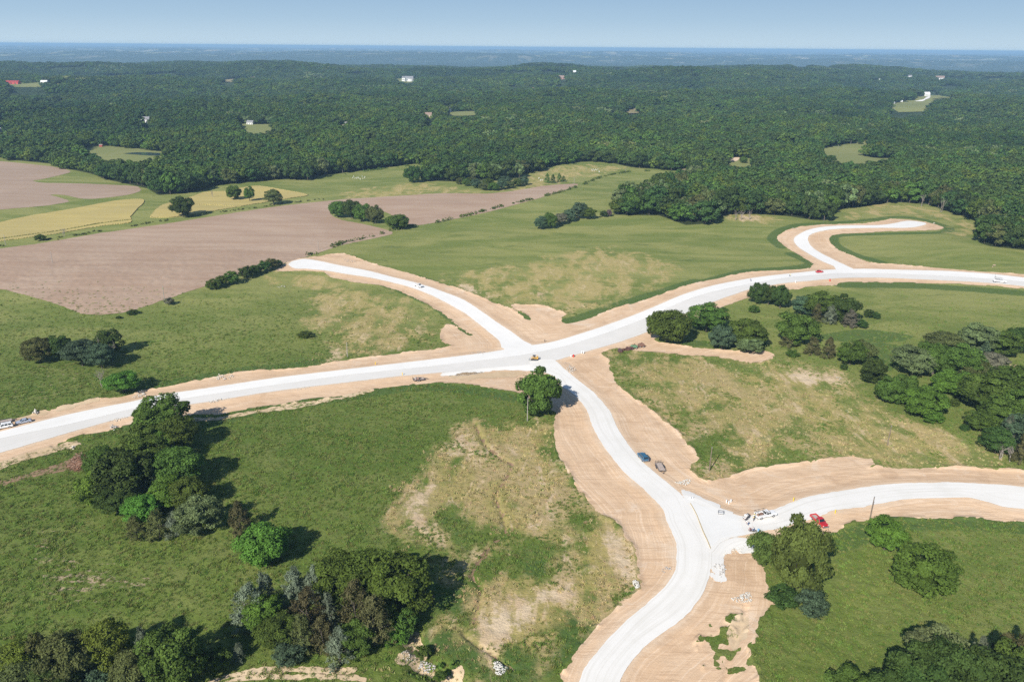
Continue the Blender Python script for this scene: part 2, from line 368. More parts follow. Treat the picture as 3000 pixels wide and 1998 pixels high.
PX['side'] = [(2015,1490),(2005,1455),(2040,1465),(2102,1494),(2149,1510),(2180,1518),(2230,1508),(2272,1496),(2340,1467),(2425,1448),(2531,1431),(2637,1420),(2743,1418),(2849,1420),(3000,1431),(3250,1462),(3600,1530),(3600,1615),(3250,1530),(3000,1497),(2934,1488),(2883,1473),(2828,1461),(2722,1463),(2637,1469),(2552,1484),(2459,1499),(2425,1506),(2382,1521),(2323,1540),(2297,1549),(2221,1562),(2178,1572),(2140,1579),(2106,1596),(2083,1622),(2062,1590)]
PX['spoil'] = [(2086,1608),(2110,1590),(2160,1580),(2190,1585),(2212,1608),(2210,1618),(2170,1619),(2150,1605),(2130,1625),(2100,1630),(2086,1620)]
PX['spill'] = [(1287,1100),(1330,1086),(1450,1074),(1560,1062),(1600,1075),(1570,1090),(1500,1085),(1430,1090),(1370,1100),(1300,1103)]
PX['slab'] = [(2022,1481),(2060,1489),(2149,1515),(2166,1540),(2179,1569),(2140,1575),(2113,1582),(2095,1592),(2083,1606),(2068,1572)]
up_left = [(1323,1013),(1297,1021),(1170,1036),(1000,1057),(934,1070),(849,1081),(722,1089),(628,1104),(510,1130),(416,1146),(352,1163),(289,1168),(204,1187),(98,1213),(0,1234),(-150,1265),(-400,1318),(-900,1430)]
lo_left = [(-900,1630),(-400,1475),(-150,1405),(0,1357),(64,1335),(161,1306),(191,1293),(255,1272),(318,1263),(382,1246),(470,1234),(560,1218),(628,1216),(720,1200),(807,1188),(900,1172),(1000,1162),(1085,1143),(1212,1127),(1297,1123),(1382,1129),(1467,1144),(1522,1155),(1580,1195),(1628,1206),(1624,1238),(1626,1280),(1637,1331),(1662,1374),(1692,1433),(1722,1467),(1740,1500),(1764,1511),(1807,1532),(1832,1574),(1862,1613),(1870,1689),(1875,1727),(1832,1761),(1773,1812),(1713,1872),(1679,1918),(1658,1961),(1645,1998),(1610,2120),(1530,2450)]
low_rt = [(2240,2450),(2240,2120),(2221,1998),(2208,1952),(2187,1946),(2200,1889),(2221,1829),(2238,1804),(2272,1770),(2259,1727),(2246,1702),(2240,1640),(2260,1600),(2350,1580),(2408,1573),(2467,1545),(2531,1523),(2637,1519),(2743,1517),(2849,1517),(2934,1526),(3000,1529),(3250,1556),(3600,1640)]
up_rt = [(3600,1480),(3250,1410),(3000,1380),(2934,1376),(2807,1369),(2679,1372),(2573,1367),(2548,1369),(2565,1355),(2543,1342),(2488,1338),(2403,1348),(2318,1361),(2212,1374),(2149,1395),(2089,1410),(2047,1401),(2017,1367),(2047,1348),(2025,1314),(2000,1283),(1955,1242),(1892,1191),(1849,1161),(1807,1123),(1786,1085),(1786,1059),(1762,1038),(1800,1022),(1860,1030),(1950,1036),(2040,1044),(2127,1050),(2204,1064),(2245,1059),(2268,1042),(2238,1030),(2127,1028),(2000,1014),(1930,1003),(1925,990),(1990,962),(2060,930),(2115,902),(2191,876),(2240,868),(2297,854),(2374,841),(2450,837),(2459,829),(2573,828),(2807,833),(3000,847),(3250,885),(3700,965),(3900,1012)]
top_rt = [(3900,950),(3700,905),(3250,828),(3000,804),(2892,797),(2764,787),(2637,776),(2561,772),(2510,755),(2467,738),(2437,717),(2429,700),(2450,687),(2531,683),(2637,678),(2752,675),(2762,667),(2730,655),(2679,646),(2616,642),(2565,651),(2510,657),(2403,659),(2340,666),(2297,680),(2276,700),(2297,721),(2331,742),(2365,763),(2382,776),(2361,789),(2297,793),(2191,799),(2085,820),(2000,841),(1955,857),(1892,880),(1807,903),(1722,935),(1662,949),(1641,936),(1662,922),(1628,908),(1594,897),(1552,894),(1495,894),(1530,916),(1556,935),(1545,937),(1509,912),(1425,878),(1361,852),(1297,831),(1234,812),(1170,793),(1085,770),(1034,751),(1000,743),(926,752),(892,757),(854,765),(813,789),(820,795),(892,794),(947,799),(968,812),(1000,820),(1042,829),(1127,840),(1191,863),(1255,895),(1297,920),(1335,950),(1380,981),(1372,984),(1352,973),(1331,957),(1310,953),(1291,971),(1293,1000)]
PX['dirt'] = lo_left + low_rt + up_rt + top_rt + up_left
PX['plow1'] = [(-150,750),(0,729),(127,712),(297,683),(467,659),(637,632),(807,606),(1000,585),(1064,581),(1297,567),(1425,568),(1510,559),(1594,545),(1679,539),(1692,543),(1637,564),(1552,589),(1425,623),(1297,649),(1234,659),(1205,660),(1130,622),(1050,612),(985,612),(968,628),(1000,645),(1064,657),(1153,681),(1106,697),(1000,719),(892,755),(820,776),(616,835),(510,869),(382,912),(306,922),(238,918),(149,886),(42,857),(0,847),(-150,815)]
PX['plow2'] = [(-150,632),(0,615),(127,604),(204,591),(170,578),(146,571),(187,572),(229,581),(276,583),(361,574),(408,562),(410,551),(382,545),(255,539),(127,536),(96,530),(127,525),(187,511),(207,502),(149,488),(0,473),(-150,460)]
PX['wheat1'] = [(-150,690),(0,653),(85,634),(212,613),(340,589),(420,585),(416,600),(382,636),(384,653),(297,663),(170,685),(0,708),(-150,730)]
PX['wheat2'] = [(442,632),(467,606),(510,591),(565,576),(600,564),(658,561),(722,549),(756,546),(807,553),(904,572),(849,582),(800,590),(739,600),(662,613),(594,624),(510,637),(446,639)]
PX['scrape'] = [(0,1410),(60,1394),(130,1370),(200,1348),(232,1350),(225,1370),(160,1385),(80,1402),(-60,1432),(-60,1422)]
PX['gravel_track1'] = [(560,2040),(610,2003),(660,1984),(743,1967),(832,1962),(1000,1968),(1034,1960)]
PX['gravel_track2'] = [(600,2050),(650,2005),(700,1987),(790,1980),(900,1982),(1000,1983),(1060,1990)]
PX['gully'] = [(1392,1240),(1420,1300),(1470,1345),(1500,1360),(1482,1400),(1452,1450),(1475,1520),(1482,1556),(1446,1590),(1425,1612),(1399,1651),(1382,1684),(1404,1715),(1408,1745),(1396,1790),(1378,1829),(1357,1848),(1384,1878),(1437,1912),(1470,1935),(1500,1955)]
PX['creek'] = [(1160,1815),(1190,1845),(1215,1885),(1232,1905),(1225,1945),(1270,1960),(1300,1975),(1330,1998),(1350,2030)]
PX['rut'] = [(2135,2060),(2125,1990),(2140,1930),(2160,1870),(2178,1820),(2185,1780)]
def ring(k, n=3): return poly_w(PX[k], n)
F = {}
F['main'] = sdf(P2, ring('main'), margin=60); F['lane'] = sdf(P2, ring('lane'), margin=6)
for k_ in ('branch_left', 'branch_right', 'lower', 'side'): F[k_] = sdf(P2, ring(k_), margin=60)
for k_ in ('spoil', 'spill', 'slab', 'scrape'): F[k_] = sdf(P2, ring(k_), margin=8)
F['road'] = np.maximum.reduce([F['main'], F['branch_left'], F['branch_right'], F['lower'], F['side']])
F['dirt'] = sdf(P2, ring('dirt'), margin=12)
for q in ([(2158,1800),(2168,1830),(2145,1885),(2112,1872),(2130,1820)], [(2080,1868),(2130,1900),(2128,1950),(2100,1945),(2065,1900)], [(2185,1840),(2192,1850),(2170,1910),(2160,1900)], [(2150,1940),(2162,1945),(2150,1975),(2140,1965)]):
    F['dirt'] = np.minimum(F['dirt'], -sdf(P2, poly_w(q, 2), margin=12) + (fbm(X / 2.2, Y / 2.2, 47, 3) - .5) * 9)
for k_ in ('plow1', 'plow2', 'wheat1', 'wheat2'): F[k_] = sdf(P2, ring(k_), margin=12)
for k_ in ('gravel_track1', 'gravel_track2', 'gully', 'creek', 'rut'): F[k_] = sdf(P2, poly_w(PX[k_], 3, False), closed=False, margin=12)

# relief cut by earthworks: gully, creek, low embankment under the roads, windrows on dirt edges
Z = Z - .6 * np.exp(-(F['gully'] / .6) ** 2) - 1.8 * np.exp(-(F['creek'] / 2.2) ** 2) - .5 * np.exp(-(F['rut'] / .8) ** 2)
Z = Z + .35 * sstep(-5, 0, F['road'])
Z = Z + .45 * np.exp(-((F['dirt'] + .2) / .9) ** 2) * (fbm(X / 9, Y / 9, 51, 2) > .45)
ind = sstep(0, 2, F['dirt']) * (1 - sstep(-2, 0, F['road']))
Z = Z + ind * ((fbm(X / 6.0, Y / 6.0, 57, 2) - .5) * .22 + (vnoise(F['road'] * 1.7 + EN * 6, (X + Y) / 30, 59) - .5) * .09)
Z = Z + (1 - sstep(-1, 1, F['dirt'])) * (fbm(X / 2.2, Y / 2.2, 61, 2) - .5) * .42 * sstep(60, 110, np.hypot(X, Y)) * (1 - sstep(420, 600, Y))

# soft ground zones
dry_px = [
 [(1395,1240),(1355,1265),(1310,1310),(1290,1345),(1245,1400),(1205,1430),(1165,1465),(1153,1498),(1178,1536),(1234,1596),(1280,1634),(1331,1681),(1374,1702),(1382,1753),(1374,1795),(1297,1833),(1289,1859),(1361,1876),(1425,1906),(1501,1944),(1544,1931),(1594,1893),(1616,1863),(1700,1830),(1760,1800),(1850,1740),(1862,1613),(1800,1530),(1735,1490),(1690,1433),(1637,1331),(1625,1250),(1560,1240),(1470,1250)],
 [(1790,1035),(1850,1035),(1990,1040),(2100,1050),(2200,1068),(2290,1062),(2350,1080),(2430,1092),(2500,1120),(2560,1190),(2640,1225),(2730,1250),(2830,1280),(2880,1320),(2960,1372),(2700,1372),(2560,1365),(2480,1338),(2318,1361),(2100,1408),(2040,1395),(2047,1345),(1990,1275),(1900,1195),(1850,1160),(1800,1100)],
 [(1290,805),(1467,789),(1607,751),(1786,723),(1870,742),(1977,772),(2000,797),(1977,814),(1934,835),(1850,865),(1760,895),(1680,915),(1650,925),(1628,905),(1550,895),(1480,893),(1430,870),(1350,840)],
 [(940,850),(875,882),(866,916),(904,950),(934,971),(960,1010),(930,1060),(1000,1055),(1170,1030),(1290,1005),(1290,970),(1310,950),(1250,905),(1190,872),(1120,850),(1000,838)],
 [(813,793),(1000,822),(985,838),(900,843),(840,840),(812,815)],
 [(1000,566),(1100,548),(1250,538),(1390,560),(1420,566),(1297,569),(1064,583)],
 [(1540,512),(1680,482),(1840,492),(1750,512),(1640,535),(1570,560),(1500,560),(1460,560)],
 [(2120,630),(2230,630),(2290,645),(2240,655),(2150,645)],
 [(1230,1925),(1320,1915),(1400,1960),(1440,2010),(1200,2040),(1100,2000)],
 [(2560,560),(2620,596),(2722,602),(2900,670),(2900,700),(2760,690),(2780,650),(2640,636),(2480,650),(2420,655),(2480,620)],
]
dry_w = [1.0, .74, .62, .60, .75, .62, .62, .8, .5, .45]
dry = np.zeros(len(X), np.float32)
for q, w in zip(dry_px, dry_w): dry = np.maximum(dry, w * np.clip(.5 + sdf(P2, poly_w(q, 2), margin=18) / (30 if w < .8 else 18), 0, 1))
grn_px = [
 [(1263,1511),(1290,1490),(1330,1478),(1382,1498),(1420,1540),(1425,1596),(1395,1659),(1352,1655),(1306,1608),(1259,1549)],
 [(1501,1591),(1552,1574),(1628,1583),(1662,1608),(1650,1650),(1616,1681),(1552,1706),(1501,1689),(1467,1647)],
 [(1658,1506),(1722,1523),(1713,1557),(1679,1574),(1654,1549)], [(1399,1306),(1430,1303),(1454,1335),(1425,1352),(1395,1335)],
 [(2050,1250),(2150,1270),(2120,1330),(2060,1320)], [(2300,1240),(2400,1250),(2390,1310),(2290,1310)],
 [(1430,1480),(1500,1440),(1600,1450),(1580,1490),(1480,1500)]]
for q, w in zip(grn_px, (1., 1., .85, .8, .5, .5, .4)): dry = dry - w * dry * np.clip(.5 + sdf(P2, poly_w(q, 2), margin=10) / 14, 0, 1)
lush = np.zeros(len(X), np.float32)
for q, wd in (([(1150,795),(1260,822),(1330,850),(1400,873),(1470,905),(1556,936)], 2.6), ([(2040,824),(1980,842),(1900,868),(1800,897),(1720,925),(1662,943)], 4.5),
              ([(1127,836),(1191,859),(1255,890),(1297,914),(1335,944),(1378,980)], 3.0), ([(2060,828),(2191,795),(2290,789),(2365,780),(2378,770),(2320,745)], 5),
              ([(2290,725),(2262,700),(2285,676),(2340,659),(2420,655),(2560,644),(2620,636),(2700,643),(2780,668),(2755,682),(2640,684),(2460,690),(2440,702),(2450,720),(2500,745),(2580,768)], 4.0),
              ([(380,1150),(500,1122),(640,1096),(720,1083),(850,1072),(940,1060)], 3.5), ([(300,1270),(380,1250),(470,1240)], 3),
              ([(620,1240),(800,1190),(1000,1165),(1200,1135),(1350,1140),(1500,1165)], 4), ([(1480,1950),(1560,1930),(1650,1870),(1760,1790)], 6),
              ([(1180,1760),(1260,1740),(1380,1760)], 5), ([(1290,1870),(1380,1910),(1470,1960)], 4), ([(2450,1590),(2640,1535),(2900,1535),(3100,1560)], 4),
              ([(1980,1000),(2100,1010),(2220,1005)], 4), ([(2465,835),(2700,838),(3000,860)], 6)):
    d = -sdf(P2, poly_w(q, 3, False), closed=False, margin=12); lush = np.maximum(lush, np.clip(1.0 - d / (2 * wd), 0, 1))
for q in ([(2385,985),(2500,965),(2600,970),(2680,986),(2640,1000),(2560,1004),(2450,1000)], [(2530,1006),(2640,1012),(2625,1080),(2590,1085),(2540,1040),(2500,1020)],
          [(1535,1645),(1600,1640),(1600,1680),(1550,1704)]):
    lush = np.maximum(lush, np.clip(.5 + sdf(P2, poly_w(q, 2), margin=6) / 4, 0, 1))
for q in grn_px[:3]: lush = np.maximum(lush, .52 * np.clip(.5 + sdf(P2, poly_w(q, 2), margin=6) / 7, 0, 1))
bare = np.zeros(len(X), np.float32)
for q, w in (([(0,1460),(200,1500),(350,1600),(520,1640),(640,1720),(500,1790),(200,1830),(0,1800)], .95), ([(780,1330),(860,1340),(940,1420),(830,1420)], .9),
             ([(120,1020),(0,1110),(0,1240),(250,1170),(420,1080)], .82), ([(880,1090),(1050,1150),(980,1230),(880,1290)], .8), ([(1180,1880),(1260,1890),(1290,1960),(1180,1940)], 1.2),
             ([(2130,1750),(2260,1740),(2260,1900),(2190,1950)], 1.0)):
    bare = np.maximum(bare, w * np.clip(.5 + sdf(P2, poly_w(q, 2), margin=20) / 24, 0, 1))

tan = np.zeros(len(X), np.float32)
for q, w in (([(1245,1400),(1205,1430),(1160,1470),(1180,1530),(1240,1600),(1290,1600),(1250,1520),(1270,1470),(1330,1420)], .9), ([(1290,1345),(1310,1300),(1400,1250),(1440,1270),(1400,1330),(1330,1380)], .85),
             ([(1300,1840),(1400,1800),(1480,1730),(1600,1700),(1720,1700),(1790,1690),(1760,1760),(1640,1800),(1580,1870),(1520,1930),(1430,1900)], .95), ([(1740,1540),(1800,1540),(1850,1620),(1862,1700),(1790,1680),(1730,1620),(1690,1580)], .85),
             ([(1460,1540),(1530,1500),(1650,1520),(1700,1570),(1560,1580),(1470,1600)], .7), ([(2260,1090),(2340,1075),(2440,1095),(2490,1125),(2420,1150),(2300,1130)], .8), ([(2310,1160),(2370,1165),(2440,1240),(2340,1200)], .7),
             ([(1340,830),(1390,840),(1440,870),(1380,862)], .9), ([(1540,855),(1620,850),(1610,870),(1550,868)], .8), ([(960,1010),(1020,1020),(1000,1055),(940,1070)], .8), ([(2150,628),(2230,632),(2240,650),(2160,650)], .7), ([(2440,1350),(2700,1365),(2900,1372),(2700,1340),(2500,1320)], .5)):
    tan = np.maximum(tan, w * np.clip(.5 + sdf(P2, poly_w(q, 2), margin=12) / 16, 0, 1))
# woodland outline: the near edge of the wood, traced along the feet of its front trees
edge_px = [(-200,440),(0,462),(25,468),(85,474),(148,480),(204,497),(276,512),(306,524),(369,539),(433,553),(465,572),(531,568),(594,557),(628,545),(713,536),(780,528),(849,526),(917,530),(940,515),(1000,508),(1064,499),(1160,488),(1268,476),
           (1262,530),(1306,532),(1378,531),(1467,530),(1526,522),(1524,510),(1594,495),(1628,484),(1679,476),(1743,474),(1802,480),(1849,491),(1913,495),(1955,499),(2010,502),(2050,515),(2000,540),(1930,562),(1860,588),(1805,612),
           (1798,629),(1850,631),(1930,632),(1960,642),(2010,660),(2080,655),(2130,629),(2200,628),(2238,629),(2301,633),(2382,645),(2420,647),(2425,628),(2467,613),(2530,606),(2616,592),(2722,599),(2764,616),(2832,637),(2892,660),(2872,690),(2870,712),(2900,722),(3000,733),(3300,765)]
edge_w = np.array([G(*p)[:2] for p in edge_px])
wood_poly = np.concatenate([edge_w, np.array([[9000, 900], [9000, 14000], [-9000, 14000], [-9000, 700]])])
clear_px = {
 'right_meadow': [(2399,441),(2459,428),(2510,418),(2560,409),(2543,441),(2537,462),(2590,464),(2640,470),(2600,500),(2467,512),(2399,505)],
 'barn_meadow': [(2600,318),(2607,306),(2675,290),(2722,277),(2800,288),(2735,294),(2730,318),(2690,335),(2630,330)],
 'red_patch': [(2120,464),(2150,462),(2210,466),(2215,488),(2140,490)],
 'pond_lawn': [(240,432),(320,430),(430,440),(492,452),(500,478),(420,486),(300,484),(235,460)],
 'lawn_a': [(700,362),(760,366),(805,366),(800,390),(720,396),(695,380)],
 'lawn_b': [(1320,329),(1400,328),(1405,338),(1330,342)], 'lawn_c': [(1240,335),(1275,337),(1275,356),(1245,354)], 'lawn_d': [(1155,232),(1215,230),(1220,243),(1165,244)],
 'lawn_e': [(14,246),(70,244),(205,247),(200,255),(30,256)], 'lawn_f': [(370,300),(410,302),(410,314),(370,314)], 'lawn_g': [(405,345),(445,345),(450,368),(410,372)],
 'lawn_h': [(-10,378),(25,378),(30,400),(-10,402)], 'lawn_i': [(990,359),(1022,358),(1024,378),(992,380)], 'field_a': [(2301,188),(2361,190),(2369,201),(2352,206),(2318,200)],
 'field_b': [(2386,191),(2437,199),(2436,205),(2395,198)], 'field_c': [(2448,200),(2472,204),(2470,209),(2450,206)], 'field_d': [(2205,186),(2237,187),(2236,193),(2206,192)],
 'lawn_j': [(648,236),(700,232),(752,226),(752,232),(700,241),(650,243)], 'lawn_k': [(1300,316),(1323,318),(1325,340),(1300,340)], 'lawn_l': [(65,384),(85,384),(86,402),(66,402)],
 'lawn_m': [(1632,228),(1660,227),(1662,238),(1634,238)], 'lawn_n': [(2735,232),(2770,232),(2770,241),(2736,241)], 'lawn_o': [(2905,205),(2925,208),(2920,217),(2905,215)], 'lawn_q': [(1268,227),(1323,229),(1320,234),(1270,232)], 'lawn_r': [(1836,324),(1868,320),(1872,334),(1840,336)], 'lawn_s': [(2510,275),(2530,274),(2532,283),(2512,284)], 'lawn_t': [(2000,502),(2032,498),(2036,512),(2004,514)], 'lawn_u': [(600,312),(660,300),(668,306),(604,318)], 'lawn_v': [(1500,265),(1560,258),(1565,264),(1502,271)], 'lawn_p': [(2975,234),(3000,232),(3010,240),(2980,242)]}
clear_w = {k: poly_w(q, 2) for k, q in clear_px.items()}
F['wood'] = sdf(P2, wood_poly, margin=10)
wood = np.clip(.5 + F['wood'] / 8, 0, 1)
for k_, q in clear_w.items(): wood = np.minimum(wood, np.clip(.5 - sdf(P2, q, margin=8) / 8, 0, 1))
pasture = clear_w['right_meadow']

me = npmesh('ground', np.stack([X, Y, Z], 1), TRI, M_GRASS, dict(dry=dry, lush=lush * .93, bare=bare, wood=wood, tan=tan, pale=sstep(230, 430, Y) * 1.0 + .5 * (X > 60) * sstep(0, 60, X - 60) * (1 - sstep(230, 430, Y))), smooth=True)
ground = link(bpy.data.objects.new('ground', me)); tag(ground, 'rolling green meadow ground with drier straw coloured parts', kind='structure')

def sheet(name, f, off, mat, label, skirt=.0, group=None):
    """the part of the ground surface where f > 0, as its own mesh lifted by off metres"""
    s = (f > 0); c = s[TRI].sum(1)
    full = TRI[c == 3]; rest = TRI[(c == 1) | (c == 2)]
    fs = s[rest]; one = fs.sum(1) == 1
    rot = np.where(one, np.argmax(fs, 1), np.argmin(fs, 1))
    k = np.arange(len(rest)); a = rest[k, rot]; b = rest[k, (rot + 1) % 3]; d = rest[k, (rot + 2) % 3]
    A = np.stack([X, Y, Z, F['road']], 1)
    def cut(p, q):
        t = (f[p] / (f[p] - f[q]))[:, None]; return A[p] * (1 - t) + A[q] * t
    ab = cut(a, b); ad = cut(a, d)
    used, inv = np.unique(np.concatenate([full.ravel(), a, b, d]), return_inverse=True)
    nf = len(full) * 3; m = len(rest); n0 = len(used)
    fullr = inv[:nf].reshape(-1, 3); ar, br, dr = inv[nf:nf + m], inv[nf + m:nf + 2 * m], inv[nf + 2 * m:]
    iab = n0 + k; iad = n0 + m + k
    o = one; t = ~one
    tris = np.concatenate([fullr, np.stack([ar[o], iab[o], iad[o]], 1), np.stack([iab[t], br[t], dr[t]], 1), np.stack([iab[t], dr[t], iad[t]], 1)])
    V4 = np.concatenate([A[used], ab, ad]); V4[:, 2] += off
    if skirt:
        low = V4[n0:].copy(); low[:, 2] -= skirt; n1 = len(V4)
        V4 = np.concatenate([V4, low]); lab = n1 + k; lad = n1 + m + k
        q = np.concatenate([np.stack([iab, lab, lad], 1), np.stack([iab, lad, iad], 1)]); tris = np.concatenate([tris, q])
    me = npmesh(name, V4[:, :3], tris, mat, dict(road=V4[:, 3]), smooth=True)
    ob = link(bpy.data.objects.new(name, me)); tag(ob, label, kind='structure', group=group); return ob
notroad = lambda f: f
sheet('bare_earth', F['dirt'] + EN * 1.6 + EF * 1.1, .06, M_DIRT, 'graded tan earth either side of the new roads')
sheet('main_road', F['main'] + EN * .5 + EF * .22, .12, M_LANE2, 'white gravel road sweeping across the whole site')
sheet('concrete_lane', F['lane'] + EF * .12, .155, M_LANE, 'smooth white far half of the main road')
sheet('side_road', F['branch_left'] + EN * .6 + EF * .22, .14, M_LANE, 'white side road ending beside the ploughed field')
sheet('side_road', F['branch_right'] + EN * .6 + EF * .22, .14, M_LANE, 'curved white side road with a turning head by the wood')
sheet('side_road', F['lower'] + EN * .5 + EF * .22, .175, M_ROAD, 'white S shaped road running down to the bottom edge')
sheet('side_road', F['side'] + EN * .9 + EF * .3, .205, M_ROAD, 'white road leading off to the right edge')
sheet('crushed_stone_spill', F['spoil'] + EN * 1.5 + EF * 1.2, .15, M_ROAD, 'white spilled stone beside the junction apron')
sheet('crushed_stone_spill', sdf(P2, poly_w([(1990,1440),(2035,1448),(2060,1462),(2100,1472),(2112,1492),(2150,1506),(2120,1512),(2060,1500),(2020,1492)], 2), margin=6) + EN * 2.4 + EF * 1.5, .21, M_ROAD, 'white gravel spread on the earth above the junction slab')
sheet('crushed_stone_spill', sdf(P2, poly_w([(2070,1600),(2100,1590),(2130,1600),(2112,1640),(2118,1700),(2090,1690),(2082,1640)], 2), margin=6) + EN * 3.4 + EF * 2, .14, M_ROAD, 'pale stone scatter below the junction beside the lower road')
sheet('crushed_stone_spill', F['spill'] + EN * 2 + EF * 1.2, .10, M_ROAD, 'white spilled stone below the crossroads')
sheet('ploughed_field', F['plow1'] + EN * 1.2 + EF * .6, .07, field_mat('ploughed_soil', (.405, .285, .203), (.455, .335, .245), (.340, .222, .152), R(-26), 1.1), 'large bare brown ploughed field')
sheet('ploughed_field', F['plow2'] + EN * 1.6 + EF * .6, .07, field_mat('ploughed_soil_far', (.42, .31, .23), (.39, .285, .21), (.34, .24, .17), R(-14), .8), 'smaller ploughed field at the left edge by the wood')
MW = field_mat('ripe_wheat', (.50, .40, .145), (.455, .37, .145), (.38, .32, .12), R(-30), .5, .6)
# crop lies and wheel ways cut the wheat
way = sdf(P2, poly_w([(-100,715),(60,693),(170,678),(300,655),(384,645)], 3, False), closed=False, margin=8)
sheet('wheat_field', np.minimum(F['wheat1'] + EN * 1.5, -way - 1.6 + EN * 1.5), .45, MW, 'long golden wheat strip at the left edge', .4)
way = sdf(P2, poly_w([(555,600),(640,603),(700,607),(760,606)], 3, False), closed=False, margin=8)
sheet('wheat_field', np.minimum(F['wheat2'] + EN * 1.5, -way - 1.2 + EN * 1.2), .45, MW, 'golden wheat patch around the scattered trees', .4)
sheet('scraped_soil', F['scrape'] + EN * 3 + EF * 2, .05, M_BROWN, 'brown scraped track leading to the brush pile')
sheet('dirt_track', .75 + F['gravel_track1'] + EN * 1.0 + EF * .7, .05, M_SAND, 'upper wheel rut of the sandy farm track at the bottom edge')
sheet('dirt_track', .65 + F['gravel_track2'] + EN * 1.0 + EF * .7, .05, M_SAND, 'lower wheel rut of the sandy farm track at the bottom edge')
sheet('gully', F['gully'] + .3 + EN * 1.4 + EF * .8, .03, M_BROWN, 'thin eroded gully winding down the dry slope')
sheet('creek_bed', 1.4 + F['creek'] + EN * 3 + EF * 1.5, .03, M_SAND, 'small rocky creek bed below the tree clump')
for q, l in (([(1170,1915),(1200,1895),(1225,1910),(1218,1935),(1180,1940),(1150,1930)], 'pale sandy bank left of the creek'), ([(1322,1955),(1352,1945),(1365,1970),(1355,1998),(1400,2040),(1340,2020)], 'pale sandy bank at the bottom edge by the creek'),
             ([(1215,1855),(1240,1880),(1252,1908),(1240,1912),(1222,1890)], 'orange sandy bank right of the creek'), ([(2130,1835),(2170,1790),(2190,1830),(2160,1900),(2140,1890)], 'stony rut through the grass right of the lower road'),
             ([(2930,1066),(2985,1070),(2982,1083),(2935,1080)], 'sandy clearing among the trees at the right edge'), ([(367,1287),(392,1284),(398,1302),(375,1304)], 'small bare bank beside the roadside tree')):
    sheet('sandy_bank', sdf(P2, poly_w(q, 2), margin=6) + EN * 1.5 + EF, .08, M_SAND, l)
for q, l in (([(60,1222),(150,1203),(230,1182),(292,1163),(290,1172),(220,1192),(140,1214),(70,1230)], 'sandy strip along the far verge, upper left'),
             ([(545,1226),(640,1222),(730,1206),(830,1190),(1000,1160),(1080,1142),(1085,1150),(1000,1172),(840,1200),(740,1214),(650,1230),(560,1236)], 'sandy strip along the near verge, left of centre'),
             ([(0,1360),(70,1335),(160,1308),(230,1290),(240,1300),(160,1322),(80,1345),(0,1372)], 'sandy strip along the near verge at the left edge'),
             ([(1310,1100),(1400,1092),(1520,1088),(1540,1098),(1440,1110),(1330,1112)], 'stony pale patch in the earth left of the large roadside tree')):
    sheet('sandy_bank', sdf(P2, poly_w(q, 2), margin=6) + EN * 3 + EF * 2, .10, M_SAND, l)
slab = sheet('concrete_slab', F['slab'] + EN * 1.2 + EF * .6, .235, M_SLAB, 'freshly poured pale concrete apron at the junction')

# ------------------------------------------------------------------ far hills
fy = np.geomspace(1008, 62000, 430); fu = np.linspace(-1, 1, 420); fh = .80 * fy + 120
FX = (fh[:, None] * fu[None, :]).ravel(); FY = np.repeat(fy, 420); FZ = hgt(FX, FY)
ii = (np.arange(429)[:, None] * 420 + np.arange(419)[None, :]).ravel()
FT = np.concatenate([np.stack([ii, ii + 1, ii + 421], 1), np.stack([ii, ii + 421, ii + 420], 1)])
fr = np.hypot(FX, FY)
ridge = fbm(FX / 200, FY / 200, 71, 3) * 18 * sstep(5200, 6500, fr)
me = npmesh('hills', np.stack([FX, FY, FZ + ridge], 1), FT, hill_mat(), dict(fields=sstep(9000, 11500, fr)), smooth=True)
hills = link(bpy.data.objects.new('hills', me)); tag(hills, 'wooded hills and river valley rolling to the horizon', kind='structure')
def draped(name, poly, mat, label, lift=.5, cat=None, kind='structure'):
    """a patch of ground laid on the far terrain, cut into a fine grid"""
    lo = poly.min(0); hi = poly.max(0); n = 46
    gx, gy = np.meshgrid(np.linspace(lo[0] - 5, hi[0] + 5, n), np.linspace(lo[1] - 5, hi[1] + 5, n)); gx = gx.ravel(); gy = gy.ravel()
    s = sdf(np.stack([gx, gy], 1), poly, margin=500) + (fbm(gx / 25, gy / 25, 77, 2) - .5) * 8
    i = (np.arange(n - 1)[:, None] * n + np.arange(n - 1)[None, :]).ravel()
    q = np.stack([i, i + 1, i + n + 1, i + n], 1); q = q[(s[q] > 0).sum(1) >= 3]
    if not len(q): return None
    u, inv = np.unique(q, return_inverse=True)
    me = npmesh(name, np.stack([gx, gy, hgt(gx, gy) + lift], 1)[u], inv.reshape(-1, 4), mat, dict(road=np.zeros(len(u))), smooth=True)
    o = link(bpy.data.objects.new(name, me)); tag(o, label, cat, kind=kind); return o
M_PAST = field_mat('pasture_grass', (.215, .235, .080), (.245, .250, .095), (.180, .205, .062), R(10), .3, .3)
M_STUB = field_mat('pale_stubble', (.26, .22, .11), (.30, .25, .14), (.21, .19, .09), R(10), .3, .3)
draped('pasture', clear_w['right_meadow'], M_PAST, 'pale green meadow enclosed by the wood on the right')
draped('pasture', clear_w['barn_meadow'], M_PAST, 'distant sloping meadow below the white barn', .8)
draped('pasture', clear_w['pond_lawn'], M_PAST, 'olive lawn around the farm pond in the wood', .6)
draped('bare_soil', poly_w([(2125,466),(2150,463),(2174,464),(2165,472),(2140,476)], 2), M_DIRT, 'small pinkish bare patch in the wood', .9)
